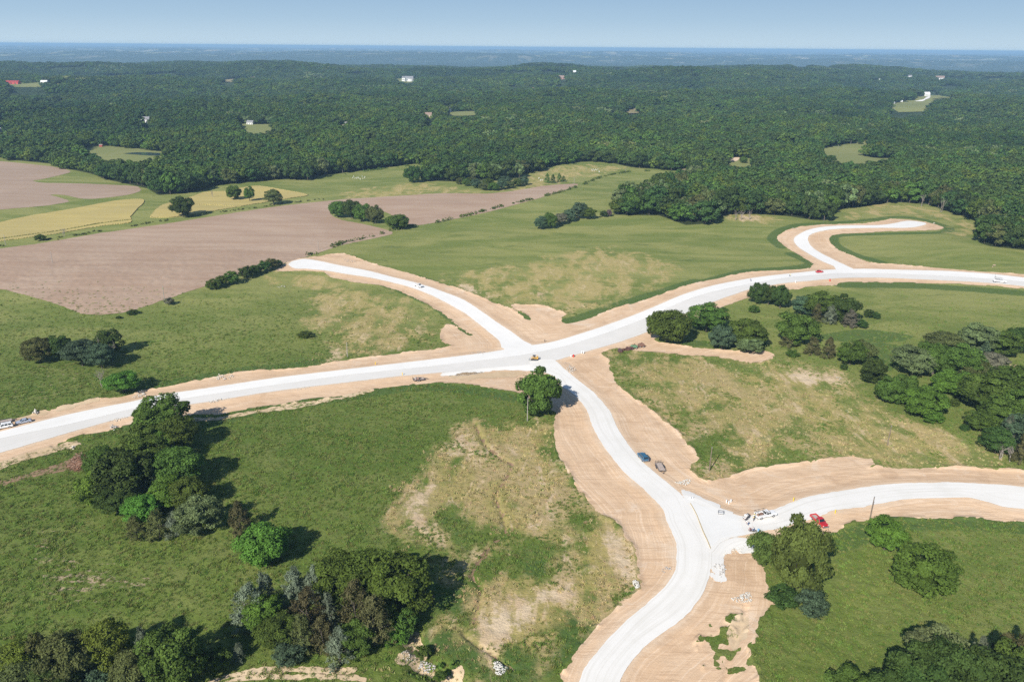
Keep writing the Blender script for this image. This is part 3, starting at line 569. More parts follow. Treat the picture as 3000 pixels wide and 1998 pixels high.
for k_, l in (('red_patch', 'little green clearing beside the pink bare patch'), ('lawn_a', 'mown lawn before the small grey house'), ('lawn_b', 'lawn right of the big white house'), ('lawn_c', 'lawn below the tan roofed house'),
              ('lawn_d', 'lawn around the distant white mansion'), ('lawn_e', 'lawn beside the red roofed building'), ('lawn_f', 'tiny clearing left of centre in the wood')):
    draped('lawn', clear_w[k_], M_PAST, l, .7)
for k_, l in (('lawn_q', 'pale strip right of the distant mansion'), ('lawn_r', 'small clearing in the wood right of centre'), ('lawn_s', 'tiny pale clearing on the right hand wooded slope'), ('lawn_t', 'small grass clearing at the wood edge'), ('lawn_u', 'narrow glade in the wood, upper left'), ('lawn_v', 'narrow glade in the wood, upper centre'), ('field_a', 'largest pale field on the right hand ridge'), ('field_b', 'narrow pale field on the right hand ridge'), ('field_c', 'last small pale field on the right hand ridge'), ('field_d', 'left small pale field on the ridge'), ('lawn_j', 'pale bare strip on the wooded hill, upper left')):
    draped('far_field', clear_w[k_], M_STUB, l, 2.0)
mw = NT('pond_water', .08, .5); mw.col((.05, .08, .09))
draped('pond', poly_w([(365,452),(400,449),(440,449),(488,453),(486,458),(440,458),(400,455)], 2), mw.m, 'still farm pond with a curved shore', .75)
draped('driveway', poly_w([(2690,297),(2712,290),(2722,283),(2727,283),(2718,292),(2700,299),(2676,298)], 2), M_LANE, 'white gravel drive curling up to the barn', 1.2)

# ------------------------------------------------------------------ trees
def tubes(specs, n=6):
    vs, fs = [], []; b = 0
    for pts, rad in specs:
        pts = np.array(pts, float)
        for i, p in enumerate(pts):
            t = pts[min(i + 1, len(pts) - 1)] - pts[max(i - 1, 0)]; t = t / (np.linalg.norm(t) + 1e-9)
            s = np.cross(t, [0.3, .95, .1]); s /= np.linalg.norm(s) + 1e-9; w = np.cross(t, s)
            for j in range(n):
                a = 2 * math.pi * j / n; vs.append(p + (s * math.cos(a) + w * math.sin(a)) * rad[i])
        for i in range(len(pts) - 1):
            for j in range(n): fs.append((b + i * n + j, b + i * n + (j + 1) % n, b + (i + 1) * n + (j + 1) % n, b + (i + 1) * n + j))
        b += len(pts) * n
    return np.array(vs), np.array(fs)
def leaves(C, N, size, rg, tint, jit=.55):
    """one quad per leaf clump"""
    n = len(C); N = N + rg.normal(0, jit, (n, 3)); N /= np.linalg.norm(N, axis=1)[:, None] + 1e-9
    a = np.cross(N, rg.normal(0, 1, (n, 3))); a /= np.linalg.norm(a, axis=1)[:, None] + 1e-9; b = np.cross(N, a)
    s = size * rg.uniform(.6, 1.35, (n, 1)); s2 = s * rg.uniform(.5, .95, (n, 1))
    q = np.stack([C - a * s - b * s2 * .3, C - a * s * .1 - b * s2, C + a * s + b * s2 * .2, C + a * s * .2 + b * s2], 1).reshape(-1, 3)
    return q, np.arange(4 * n).reshape(-1, 4), tint
def ball(c, r, rg, seg=7, rings=5, lump=.18):
    vs = []; fs = []
    for i in range(rings + 1):
        th = math.pi * i / rings
        for j in range(seg):
            a = 2 * math.pi * j / seg; k = 1 + rg.uniform(-lump, lump)
            vs.append((c[0] + r[0] * math.sin(th) * math.cos(a) * k, c[1] + r[1] * math.sin(th) * math.sin(a) * k, c[2] + r[2] * math.cos(th) * k))
    for i in range(rings):
        for j in range(seg): fs.append((i * seg + j, i * seg + (j + 1) % seg, (i + 1) * seg + (j + 1) % seg, (i + 1) * seg + j))
    return np.array(vs), np.array(fs)
def crown_mesh(name, kind, seed, nleaf, lsize, W=12.0, H=12.0, base=.16, nl=20):
    """crown of a tree W wide and H tall"""
    rg = np.random.default_rng(seed); q, f, t = [], [], []; off = 0
    def add(v, fc, tt):
        nonlocal off
        q.append(v); f.append(fc + off); t.append(tt); off += len(v)
    Rr = W / 2; z0 = H * base; zc = (H + z0) / 2; rz = (H - z0) / 2
    if kind in ('broad', 'airy', 'bush'):
        nl = nl if kind != 'airy' else int(nl * 1.3)
        dirs = rg.normal(0, 1, (nl * 3, 3)); dirs /= np.linalg.norm(dirs, axis=1)[:, None]
        i_ = np.arange(nl) + .5; ph = np.arccos(1 - 1.82 * i_ / nl); th = math.pi * (1 + 5 ** .5) * i_ + seed
        dirs = np.stack([np.cos(th) * np.sin(ph), np.sin(th) * np.sin(ph), np.cos(ph)], 1) + rg.normal(0, .16, (nl, 3)); dirs /= np.linalg.norm(dirs, axis=1)[:, None]
        keep = list(dirs) + [np.array([0, 0, .25])]
        per = nleaf // len(keep)
        for d in keep:
            fr = rg.uniform(.50, .80); c = np.array([d[0] * Rr * fr, d[1] * Rr * fr, zc + d[2] * rz * fr])
            r = Rr * rg.uniform(.20, .36); sq = .55 if kind == 'airy' else .85
            lt = rg.uniform(.1, .6)
            e = rg.normal(0, 1, (per, 3)); e /= np.linalg.norm(e, axis=1)[:, None]
            e = np.where((e @ (d / (np.linalg.norm(d) + 1e-9)) < -.35)[:, None], -e, e)
            rad = r * rg.uniform(.72, 1.08, (per, 1)) ** .8 * (1 + .25 * np.sin(e[:, :1] * 5 + seed) * np.sin(e[:, 1:2] * 4))
            C = c + e * rad * np.array([1, 1, sq]); C[:, 2] = np.maximum(C[:, 2], z0 * .5)
            add(*leaves(C, e + np.array([0, 0, .35]), lsize, rg, np.clip(lt + rg.uniform(-.1, .45, per), 0, 1)))
            if kind != 'airy':
                v, fc = ball(c, (r * .62, r * .62, r * .62 * sq), rg); add(v, fc, np.full(len(fc), .0))  # core added inside each lobe to block light coming through, in the darkest leaf tint
        v, fc = ball((0, 0, zc - rz * .1), (Rr * .45, Rr * .45, rz * .5), rg); add(v, fc, np.full(len(fc), .0))  # larger dark core added at the crown centre, likewise against light showing through
    elif kind == 'cedar':
        nb = 60; per = nleaf // nb
        for b in range(nb):
            z = rg.uniform(0.04, .97) ** 1.15; a = rg.uniform(0, 6.283); rr = Rr * (1 - z) ** .55 * rg.uniform(.72, 1.12)
            zc2 = z0 * .3 + (H - z0 * .3) * z
            u = rg.uniform(.25, 1, per) ** .6; sp = (1.12 - u)[:, None] * Rr * .28
            C = np.stack([np.cos(a) * rr * u, np.sin(a) * rr * u, zc2 + u * Rr * .16], 1) + rg.normal(0, 1, (per, 3)) * sp * .6
            N = np.stack([np.cos(a) * np.ones(per), np.sin(a) * np.ones(per), np.full(per, .7)], 1)
            add(*leaves(C, N, lsize, rg, np.clip(rg.uniform(0, .5) + rg.uniform(0, .5, per), 0, 1), .6))
    elif kind == 'pine':
        nt = 9
        for i in range(nt):
            zz = H * (.25 + .75 * i / nt); rr = Rr * (1 - i / (nt + .6)); per = nleaf // nt
            a = rg.uniform(0, 6.283, per); k = rg.integers(0, 6, per) * 1.047 + i; a = k + rg.normal(0, .16, per); u = rg.uniform(.1, 1, per)
            C = np.stack([np.cos(a) * rr * u, np.sin(a) * rr * u, zz - u * rr * .3 + rg.normal(0, .1, per)], 1)
            add(*leaves(C, np.tile([0, 0, 1.], (per, 1)), lsize, rg, rg.uniform(.2, 1, per), .5))
    q = np.concatenate(q); f = np.concatenate(f); t = np.concatenate(t)
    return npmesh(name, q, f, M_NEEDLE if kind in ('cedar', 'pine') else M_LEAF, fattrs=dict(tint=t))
def trunk_mesh(seed, W=12.0, H=12.0, r=.28, limbs=5, name='trunk', mat=None, top=.6):
    rg = random.Random(seed); sp = []
    pts = [(0, 0, -.6), (0.02 * W, 0, .12 * H), (-.01 * W, .02 * W, .3 * H), (.02 * W, 0, top * H)]
    sp.append((pts, [r * 1.35, r, r * .8, r * .3]))
    for i in range(limbs):
        a = 6.283 * i / limbs + rg.uniform(-.4, .4); z = H * rg.uniform(.18, .4); L = W * rg.uniform(.25, .38)
        sp.append(([(0, 0, z), (math.cos(a) * L * .5, math.sin(a) * L * .5, z + H * .12), (math.cos(a) * L, math.sin(a) * L, z + H * rg.uniform(.2, .36))], [r * .55, r * .36, r * .12]))
    v, f = tubes(sp, 6); return npmesh(name, v, f, mat or M_BARK, smooth=True)
def snag_mesh(seed, W=8.0, H=10.0):
    rg = random.Random(seed); sp = []
    def grow(p, d, L, r, lv):
        q = p + d * L * .5 + np.array([rg.uniform(-.1, .1), rg.uniform(-.1, .1), 0]) * L; e = p + d * L
        sp.append(([p, q, e], [r, r * .75, r * .45]))
        if lv == 0: return
        for k in range(3 if lv > 1 else 4):
            nd = d + np.array([rg.uniform(-.8, .8), rg.uniform(-.8, .8), rg.uniform(-.1, .5)]); nd /= np.linalg.norm(nd)
            grow(p + (e - p) * rg.uniform(.45, 1), nd, L * rg.uniform(.5, .75), r * .5, lv - 1)
    for k in range(2): grow(np.array([k * .5, 0, -.3]), np.array([.1 * (k * 2 - 1), .05, 1.0]), H * .42, .22, 3)
    v, f = tubes(sp, 4); return npmesh('branches', v, f, M_SNAG)
PROTO = {}
for i, (kd, n, nlf, ls, bs) in enumerate((('broad', 4, 11000, .24, .03), ('airy', 3, 11000, .22, .05), ('cedar', 3, 8000, .19, .04), ('bush', 3, 2600, .30, .02), ('pine', 1, 2200, .35, .2))):
    PROTO[kd] = [crown_mesh(kd + '_crown', kd, 100 + i * 10 + j, nlf, ls, base=bs, nl=26 + 4 * j) for j in range(n)]
TRUNKS = [trunk_mesh(s) for s in range(3)]; SNAGS = [snag_mesh(s) for s in range(3)]
for kd in ('far_broad',): PROTO[kd] = [crown_mesh('broadleaf_tree', 'broad', 300 + j, 900, .62, base=.05, nl=13 + j) for j in range(5)]
PROTO['mid_broad'] = [crown_mesh('crown', 'broad', 320 + j, 1500, .52, base=.08, nl=14 + 2 * j) for j in range(4)]
COLS = dict(dark=(.050, .086, .020), fresh=(.090, .130, .030), lush=(.076, .130, .022), mid=(.074, .118, .022), bright=(.088, .162, .024), yellow=(.118, .155, .024), olive=(.090, .104, .034), brown=(.082, .078, .032), silver=(.122, .146, .095),
            bluish=(.066, .104, .056), grey=(.135, .130, .090), purple=(.14, .09, .10), pale=(.120, .155, .062), wood=(.046, .080, .022))
rnd = random.Random(7); tcount = 0
def tree(px, py, h, w, kind, col, label, group=None, name=None, cat=None, trunk=True):
    """a tree whose foot is seen at photo pixel px, py; h and w in metres"""
    global tcount; tcount += 1
    p = G(px, py)
    nm = name or {'broad': 'broadleaf_tree', 'airy': 'locust_tree', 'cedar': 'cedar_tree', 'bush': 'shrub', 'pine': 'pine_tree', 'mid_broad': 'broadleaf_tree', 'snag': 'bare_tree'}[kind]
    kk = {'broad': 1.15, 'airy': 1.22, 'cedar': 1.15}.get(kind, 1.0); w *= kk; h *= 1.08 if kk > 1 else 1
    root = empty(nm, V(p), rnd.uniform(0, 6.28)); root.scale = (w / 12, w / 12, h / 12)
    tag(root, label, cat or ('shrub' if kind == 'bush' else 'tree'), group)
    if kind == 'snag':
        root.scale = (w / 8, w / 8, h / 10); link(bpy.data.objects.new('branches', SNAGS[tcount % 3]), root); return root
    me = PROTO[kind][tcount % len(PROTO[kind])]
    c = link(bpy.data.objects.new('crown', me), root); c.color = COLS[col] + (1,)
    if trunk and kind != 'bush':
        link(bpy.data.objects.new('trunk', TRUNKS[tcount % 3]), root)
    return root
B, A_, C_, S_, N_ = 'broad', 'airy', 'cedar', 'bush', 'snag'
TREES = [
 (1580,1208,15.5,15.5,B,'mid','large round dark green tree standing alone beside the crossroads'),
 # upper left clump
 (118,1062,10,11,A_,'olive','dark thin leaved tree at the left end of the clump above the road'),
 (180,1052,10,10,A_,'dark','dark tree second from the left in the clump above the road'),
 (242,1072,11,12,A_,'bluish','feathery grey green tree in the middle of the clump above the road'),
 (300,1078,10,10,A_,'bluish','grey green tree right of the middle of the clump above the road'),
 (325,1040,11,9,A_,'dark','dark tree at the back right of the clump above the road'),
 (362,1150,8,11,A_,'bright','fresh green low spreading tree just above the road edge'),
 (285,1050,12,7,N_,'grey','bare grey branched tree rising out of the clump above the road'),
 (330,1060,11,6,N_,'grey','bare tree at the right end of the clump above the road'),
 (303,1135,9,6,N_,'grey','small leafless tree left of the fresh green roadside tree'),
 (366,1148,9,5,N_,'grey','dead twiggy stem standing within the fresh green roadside tree'),
 # left row below the road
 (478,1280,14,16,A_,'mid','tall spreading tree leaning over the main road at the left'),
 (455,1345,9,11,A_,'bright','yellow green tree just below the tall roadside tree'),
 (520,1322,11,12,A_,'mid','mid green tree shaded beside the tall roadside tree'),
 (375,1455,14,16,B,'dark','dark rounded tree in the middle of the left row'),
 (305,1400,10,9,A_,'mid','mid green tree behind the dark rounded tree, near the brush pile'),
 (525,1425,12,13,A_,'mid','tree on the right side of the left row casting a long shadow'),
 (285,1478,10,8.5,A_,'yellow','yellow green tree at the left side of the left row'),
 (500,1480,8,10,A_,'bright','bright green tree in the lower part of the left row'),
 (420,1525,7,9,A_,'bright','low bright green tree above the brown cedars'),
 (588,1560,10,10.5,A_,'pale','pale green tree at the lower right of the left row'),
 (468,1577,7.5,7,C_,'olive','brown cedar with grey top at the foot of the left row'),
 (402,1578,6,6,C_,'olive','olive brown cedar at the lower left of the left row'),
 (515,1572,6.5,5.5,C_,'silver','silvery cedar between brown cedar and pale green tree'),
 (706,1564,8.5,6.5,C_,'brown','lone brown cedar between the left row and the round bright shrub'),
 (778,1645,9.5,11.5,B,'bright','round bright green tree standing alone on the meadow'),
 # fillers of the left row
 (435,1395,12,12,A_,'mid','leafy tree in the middle back of the left row'),
 (345,1500,7,9,A_,'dark','low dark tree at the foot of the dark rounded tree'),
 (560,1490,9,9,A_,'mid','mid green tree between the shadow casting tree and the pale one'),
 (430,1345,11,11,A_,'mid','mid green tree left under the tall roadside tree'),
 # lower centre clump
 (735,1835,10,8.5,C_,'silver','silver grey cedar at the left edge of the lower clump'),
 (782,1790,9,6,C_,'silver','silver topped cedar behind the bright tree of the lower clump'),
 (780,1845,8,7.5,A_,'bright','bright green tree at the left of the lower clump'),
 (820,1890,7,8,A_,'mid','mid green tree in front of the bright tree in the lower clump'),
 (868,1775,9,7,C_,'silver','silvery brown cedar at the top of the lower clump'),
 (925,1770,9,6,C_,'silver','second silvery cedar at the top of the lower clump, next to the green tree'),
 (905,1850,10,9,C_,'brown','tall brown cedar in the heart of the lower clump'),
 (890,1905,8,6.5,C_,'olive','olive cedar below the tall brown cedar in the lower clump'),
 (850,1935,4.5,8,S_,'bluish','low grey green shrub at the foot of the lower clump'),
 (948,1905,8,6,C_,'brown','brown cedar beside the blue grey one in the lower clump'),
 (966,1838,8,4.2,C_,'silver','narrow blue grey cedar in the lower clump'),
 (998,1945,8,6.5,C_,'silver','silver grey cedar at the lower right of the lower clump'),
 (1000,1765,12,12,B,'lush','mid green tree at the top centre of the lower clump'),
 (1062,1755,12,12,A_,'lush','leafy tree between the two big green trees of the lower clump'),
 (1155,1795,14,14.5,A_,'lush','biggest green tree, right end of the lower clump'),
 (1045,1850,12,8,C_,'brown','dark brown cedar left below the biggest green tree'),
 (1100,1890,11,9,C_,'brown','dark brown cedar right below the biggest green tree'),
 (1040,1920,8,7,A_,'mid','mid green tree low in the lower clump'),
 (1185,1850,6,7,S_,'mid','green shrub at the foot of the biggest green tree'),
 (1160,1885,4,6,S_,'bright','small bright shrub on the creek bank'),
 (1235,1782,4.5,4.5,S_,'olive','olive shrub at the right foot of the biggest green tree'),
 (1258,1768,2.5,2.6,S_,'purple','small purple leaved shrub at the edge of the meadow'),
 (1238,1925,2.6,4,S_,'mid','low scrub beside the creek rocks'),
 (1290,1990,1.8,3,S_,'mid','small scrub at the bottom of the creek'),
 # bottom left row
 (10,2010,7,7,C_,'silver','grey cedar in the bottom left corner'),
 (68,1985,8.5,7.5,A_,'yellow','yellow green tree near the bottom left corner'),
 (128,1975,9,7,C_,'olive','olive grey cedar behind the yellow green corner tree'),
 (215,2005,11,10,B,'olive','olive round tree in the bottom left row'),
 (322,1965,11.5,8.5,A_,'yellow','light green tall tree in the bottom left row'),
 (290,2010,5,7,S_,'bluish','grey green shrub below the light green tall tree'),
 (405,2025,9,9,B,'olive','olive tree with a pointed top at the bottom edge'),
 (432,1960,9,4.5,C_,'silver','slim silvery cedar behind the big green tree of the bottom row'),
 (520,2010,13,12,A_,'mid','big green tree at the right of the bottom left row'),
 (585,1965,6,5,C_,'olive','small olive cedar against the big green tree of the bottom row'),
 (645,1962,5.5,6,S_,'mid','mid green shrub right of the bottom left row'),
 (703,1935,4,2.8,C_,'silver','tiny silver cedar right of the bottom left row'),
 (170,2040,8,9,B,'dark','dark tree cut off by the bottom edge at the left'),
 (60,2040,7,9,A_,'olive','olive tree cut off by the bottom left corner'),
 # lower right
 (2325,1728,19,11.8,B,'fresh','largest tree at the lower right junction, yellow green and broad'),
 (2240,1650,8,8,B,'fresh','side stem of foliage left of the largest junction tree'),
 (2368,1795,6,8.5,S_,'bluish','grey green shrub at the foot of the largest junction tree'),
 (2290,1775,5,8,S_,'dark','dark green scrub left below the largest junction tree'),
 (2590,1610,9,8.5,A_,'bright','small feathery tree on the right hand meadow near the pole'),
 (2702,1738,12,13,A_,'lush','wide feathery tree on the right hand meadow'),
 (2728,1990,12,11,A_,'pale','pale olive tree topping the bottom right wood'),
 (2665,2060,12,11,B,'dark','dark tree at the left of the bottom right wood'),
 (2600,2110,10,10,B,'dark','dark tree at the left foot of the bottom right wood'),
 (2780,2060,13,13,B,'dark','dark tree in the middle of the bottom right wood'),
 (2855,1985,9,5.5,C_,'silver','silver cedar in the bottom right wood'),
 (2925,1965,8.5,6,C_,'brown','brown cedar at the top of the bottom right wood'),
 (2990,1960,9,6,C_,'brown','brown cedar in the bottom right corner'),
 (2885,2090,13,14,B,'dark','dark tree filling the bottom edge right of the silver cedar'),
 (2965,2040,12,11,B,'mid','mid green tree at the right of the bottom right wood'),
 (2485,2050,6,9,B,'mid','lone crown poking up at the bottom edge left of the bottom right wood'),
 (2690,2120,12,13,B,'dark','dark tree below the frame edge of the bottom right wood'),
 # mid right clump by the road
 (1952,1003,14,17,B,'mid','leftmost large tree of the clump beside the main road curve'),
 (2070,972,13,16,A_,'mid','second large tree of the clump beside the main road curve'),
 (2112,1025,10.5,11,B,'bluish','blue green tree of the clump beside the main road curve'),
 (2185,1018,12,15,A_,'mid','fourth tree of the clump beside the main road curve'),
 (2196,1034,7,10,A_,'pale','pale low tree in front of the clump beside the main road curve'),
 (2218,890,11,9,B,'dark','left tree of the dark group under the road curve'),
 (2250,893,10,9,B,'dark','middle tree of the dark group under the road curve'),
 (2284,903,11.5,9,B,'dark','right tree of the dark group under the road curve'),
 (2207,915,3.6,6,S_,'mid','small round shrub below the dark group'),
 (2355,922,9,11,A_,'bluish','grey green tree at the left of the mixed grove'),
 (2405,930,12,16,A_,'mid','broad crowned tree at the top of the mixed grove'),
 (2468,940,12,14,B,'dark','dark tree at the right of the mixed grove'),
 (2430,950,8,7,C_,'silver','silvery cedar with pale trunk in the mixed grove'),
 (2390,945,8,6,C_,'brown','brown cedar at the left foot of the mixed grove'),
 (2490,958,7.5,8,C_,'grey','grey brown cedar at the right foot of the mixed grove'),
 (2520,960,4,7,S_,'dark','dark shrub at the right end of the mixed grove'),
 (2545,930,4,6,S_,'dark','left of two dark shrubs on the right meadow'),
 (2566,934,3.5,4.5,S_,'dark','right of two dark shrubs on the right meadow'),
 (2328,1008,13.5,17,B,'mid','big dense green tree below the mixed grove'),
 (2308,1016,7,8,C_,'brown','brown cedar in front of the big dense tree'),
 (2378,1038,7,7.5,C_,'brown','left brown cedar on the slope above the dry field'),
 (2425,1050,8,6.5,C_,'brown','right brown cedar on the slope above the dry field'),
 (2320,1045,3,6,S_,'mid','low green shrub at the edge of the dry field'),
 (2490,1070,10,10,A_,'mid','tree with brownish left side above the dry field'),
 (2525,1062,9,9,B,'olive','olive tree next to the blue green crop patch'),
 (2552,1122,10,8.5,A_,'dark','slender tree with a pale forked trunk'),
 (2472,1083,2.5,3.5,S_,'dark','tiny dark shrub left of the pale trunked tree'),
 (2600,1178,9.5,10,B,'mid','dark leafy tree left of the two bright trees'),
 (2650,1165,9,9,A_,'mid','mid green tree behind the two bright trees'),
 (2702,1212,9,15,B,'bright','lower of the two bright green spreading trees'),
 (2785,1155,9,13.5,B,'bright','upper of the two bright green spreading trees'),
 (2732,1238,4,6,A_,'bright','small feathery sapling under the lower bright tree'),
 (2670,1100,12,14,A_,'pale','pale green tree in the right hand thicket, upper left'),
 (2730,1098,13,14,B,'mid','green tree in the centre of the right hand thicket'),
 (2800,1110,14,15,A_,'mid','tall green tree right of centre in the right hand thicket'),
 (2846,1120,10,10,A_,'olive','olive tree at the right of the bright pair'),
 (2762,1035,9,15,A_,'olive','olive tree at the top left of the right hand thicket'),
 (2855,1030,12,14,A_,'pale','pale crowned tree at the top of the right hand thicket'),
 (2892,1022,8,8,A_,'silver','silver leaved tree at the top of the right hand thicket'),
 (2878,1062,10,8.5,'pine','bluish','pine with a bare reddish trunk in the right hand thicket'),
 (2940,1040,10,12,A_,'mid','tree above the sandy clearing at the right'),
 (2990,1030,11,13,B,'dark','dark tree at the right edge above the sandy clearing'),
 (2905,1092,8,10,A_,'grey','grey twiggy tree left of the sandy clearing'),
 (2888,1205,14,17,A_,'mid','big layered tree left of the right edge'),
 (2965,1180,14,17,A_,'mid','big layered tree at the right edge'),
 (2995,1250,13,15,A_,'mid','dark layered tree at the right edge, lower'),
 (2930,1255,11,14,A_,'mid','layered tree below the big ones at the right'),
 (2870,1262,7,9,A_,'mid','small tree at the lower left of the right edge group'),
 (2915,1328,9,9,A_,'dark','dark tree above the bare stems at the right edge'),
 (2975,1300,10,11,A_,'bluish','blue green tree at the right edge above the cedars'),
 (2945,1300,9,5,C_,'silver','silver cedar above the bare stems at the right edge'),
 (2930,1345,8,7,N_,'grey','left bare pale tree at the right edge'),
 (2958,1352,8,6,N_,'grey','right bare pale tree at the right edge'),
 (2990,1355,9,7,C_,'brown','brown cedar at the right edge above the side road'),
 (3020,1330,9,9,C_,'brown','brown cedar half cut by the right edge'),
 (2825,1262,2.5,3.5,S_,'dark','small dark shrub on the slope below the thicket'),
 (2795,1190,3,4,S_,'mid','little green sapling right of the bright pair'),
 # middle distance
 (536,636,15,16.5,B,'dark','large dark tree standing alone between wheat and ploughed field'),
 (687,587,12,12,B,'mid','left tree of three on the wheat patch'),
 (732,591,12,7.5,A_,'mid','slim middle tree of three on the wheat patch'),
 (803,600,12,13,A_,'olive','right tree of three with gaps in its crown'),
 (622,580,9,4,N_,'grey','dead white tree above the wheat patch'),
 (187,692,7,6,N_,'brown','bare brown tree between wheat and ploughed field'),
 (118,706,4.5,8,S_,'mid','dark shrub in the hedge strip by the wheat'),
 (990,638,12,12,B,'mid','leftmost tree of the cluster in the ploughed field'),
 (1030,641,14,13,B,'dark','second tree of the cluster in the ploughed field'),
 (1062,650,13,12,B,'mid','third tree of the cluster in the ploughed field'),
 (1100,656,13,12,B,'olive','rightmost lighter tree of the cluster in the ploughed field'),
 (1166,671,10,15,B,'mid','low spreading tree right of the cluster in the ploughed field'),
 (1209,536,16,15,B,'dark','large dark tree by the grove in the upper meadow'),
 (1250,532,10,12,B,'dark','lower dark tree joined to the grove in the upper meadow'),
 (1603,536,8,6,C_,'mid','left cedar of the small group in the upper meadow'),
 (1620,537,7,6,C_,'dark','middle cedar of the small group in the upper meadow'),
 (1638,533,7,6,C_,'mid','right cedar of the small group in the upper meadow'),
 (1651,533,5,5,C_,'dark','lowest cedar of the small group in the upper meadow'),
 (1584,672,9,9,A_,'bluish','leftmost grey green tree of the scrub strip on the centre slope'),
 (1612,670,11,9,B,'mid','greenest tree of the scrub strip on the centre slope'),
 (1640,658,8,9,A_,'grey','grey twiggy tree of the scrub strip on the centre slope'),
 (1668,650,9,9,A_,'bluish','middle tree of the scrub strip on the centre slope'),
 (1695,640,12,11,A_,'bluish','tallest tree of the scrub strip on the centre slope'),
 (1722,642,9,10,A_,'mid','right end tree of the scrub strip on the centre slope'),
 (1598,655,9,5,N_,'grey','bare tree near the left end of the scrub strip'), (1700,636,11,6,N_,'grey','bare tree rising over the tallest part of the scrub strip'), (1655,655,8,5,N_,'grey','bare tree in the middle of the scrub strip'),
 (1768,636,5,7,S_,'dark','dark shrub between scrub strip and wood'), (1784,635,5.5,5,S_,'purple','brown purple shrub between scrub strip and wood'),
 (625,847,5.5,9,S_,'mid','leftmost shrub of the hedge below the ploughed field'), (650,838,6,8,S_,'mid','second shrub from the left in the hedge below the ploughed field'), (680,832,7,10,S_,'mid','third, brighter shrub of the hedge below the ploughed field'),
 (722,815,7,9,S_,'dark','fourth, dark shrub of the hedge below the ploughed field'), (748,806,6,8,S_,'dark','fifth shrub of the hedge below the ploughed field'), (775,797,6.5,8,S_,'dark','sixth shrub of the hedge below the ploughed field'),
 (798,788,6.5,8,S_,'olive','seventh shrub of the hedge below the ploughed field'), (815,781,4,6,S_,'dark','last small shrub of the hedge below the ploughed field'),
 (497,893,3.6,5.5,S_,'grey','grey shrub at the foot of the pole below the ploughed field'), (388,921,2.2,6,S_,'dark','low dark shrub at the lower corner of the ploughed field'),
 (348,934,1.4,3,S_,'dark','tiny shrub left of the ploughed field corner'),
 (2432,478,9,12,B,'dark','round tree in the wood standing before the enclosed meadow, left'), (2520,424,9,8,B,'dark','small dark tree at the top of the enclosed meadow'),
 (2178,480,8,8,B,'mid','little tree beside the pink bare patch'),
 (895,987,2.2,8,S_,'mid','low scrub on the left meadow slope'),
]
for t in TREES:
    if t[4] == N_: tree(t[0], t[1], t[2], t[3], t[4], t[5], t[6])
    else: tree(t[0], t[1], t[2], t[3], t[4], t[5], t[6])

# shrub band in front of the grove, and scrub along the fence line (nobody could count it)
for i, (x, y, w) in enumerate([(1345,541,6),(1368,545,8),(1395,552,9),(1420,557,10),(1445,559,9),(1468,556,9),(1492,552,8),(1515,547,9),(1535,543,8),(1380,538,9),(1430,545,10),(1480,542,10)]):
    tree(x, y, 6.5 + (i % 3), w * 1.3, S_, ('olive', 'mid', 'bluish')[i % 3], 'low shrub in the dense band in front of the upper meadow grove', 'shrubs in front of the grove')
def scrub(name, pts, n, hmax, label, spread=1.6, seed=5, col='mid'):
    rg = np.random.default_rng(seed); w = poly_w(pts, 6, False); seg = np.r_[0, np.cumsum(np.hypot(*np.diff(w, axis=0).T))]
    t = rg.uniform(0, seg[-1], n); t = t[fbm(t / 9, t * 0, 3, 2) > .42]
    cx = np.interp(t, seg, w[:, 0]) + rg.normal(0, spread * .5, len(t)); cy = np.interp(t, seg, w[:, 1]) + rg.normal(0, spread * .5, len(t))
    C, Nn = [], []
    for x, y in zip(cx, cy):
        h = rg.uniform(.35, 1) * hmax; k = 16; e = rg.normal(0, 1, (k, 3)); e /= np.linalg.norm(e, axis=1)[:, None]; e[:, 2] = abs(e[:, 2])
        C.append(np.array([x, y, float(hgt(x, y)) + .1]) + e * np.array([h * .8, h * .8, h])); Nn.append(e)
    C = np.concatenate(C); q, f, t_ = leaves(C, np.concatenate(Nn), .45, rg, rg.uniform(0, 1, len(C)))
    o = link(bpy.data.objects.new(name, npmesh(name, q, f, M_LEAF, fattrs=dict(tint=t_)))); o.color = COLS[col] + (1,); tag(o, label, kind='stuff'); return o
scrub('hedgerow', [(905,748),(1010,712),(1110,690),(1180,668),(1240,662),(1330,641),(1400,624),(1500,598),(1560,585),(1640,564),(1700,545),(1760,521),(1830,506),(1905,502)], 420, 2.2, 'dark ragged scrub along the fence line between ploughed field and meadow')
scrub('verge_scrub', [(0,722),(100,708),(200,694),(350,668),(480,648),(620,626),(800,603),(950,583)], 200, .9, 'weedy verge along the top of the ploughed field', 3, 6, 'olive')
scrub('wood_edge_scrub', [(1000,512),(1064,503),(1160,492),(1262,480)], 60, 2.0, 'bushy fringe at the foot of the wood above the upper meadow', 4, 8, 'mid')
scrub('creek_scrub', [(1130,1800),(1165,1850),(1200,1900),(1240,1945),(1300,1985)], 90, 1.1, 'bushy growth lining the creek', 4, 9, 'mid')

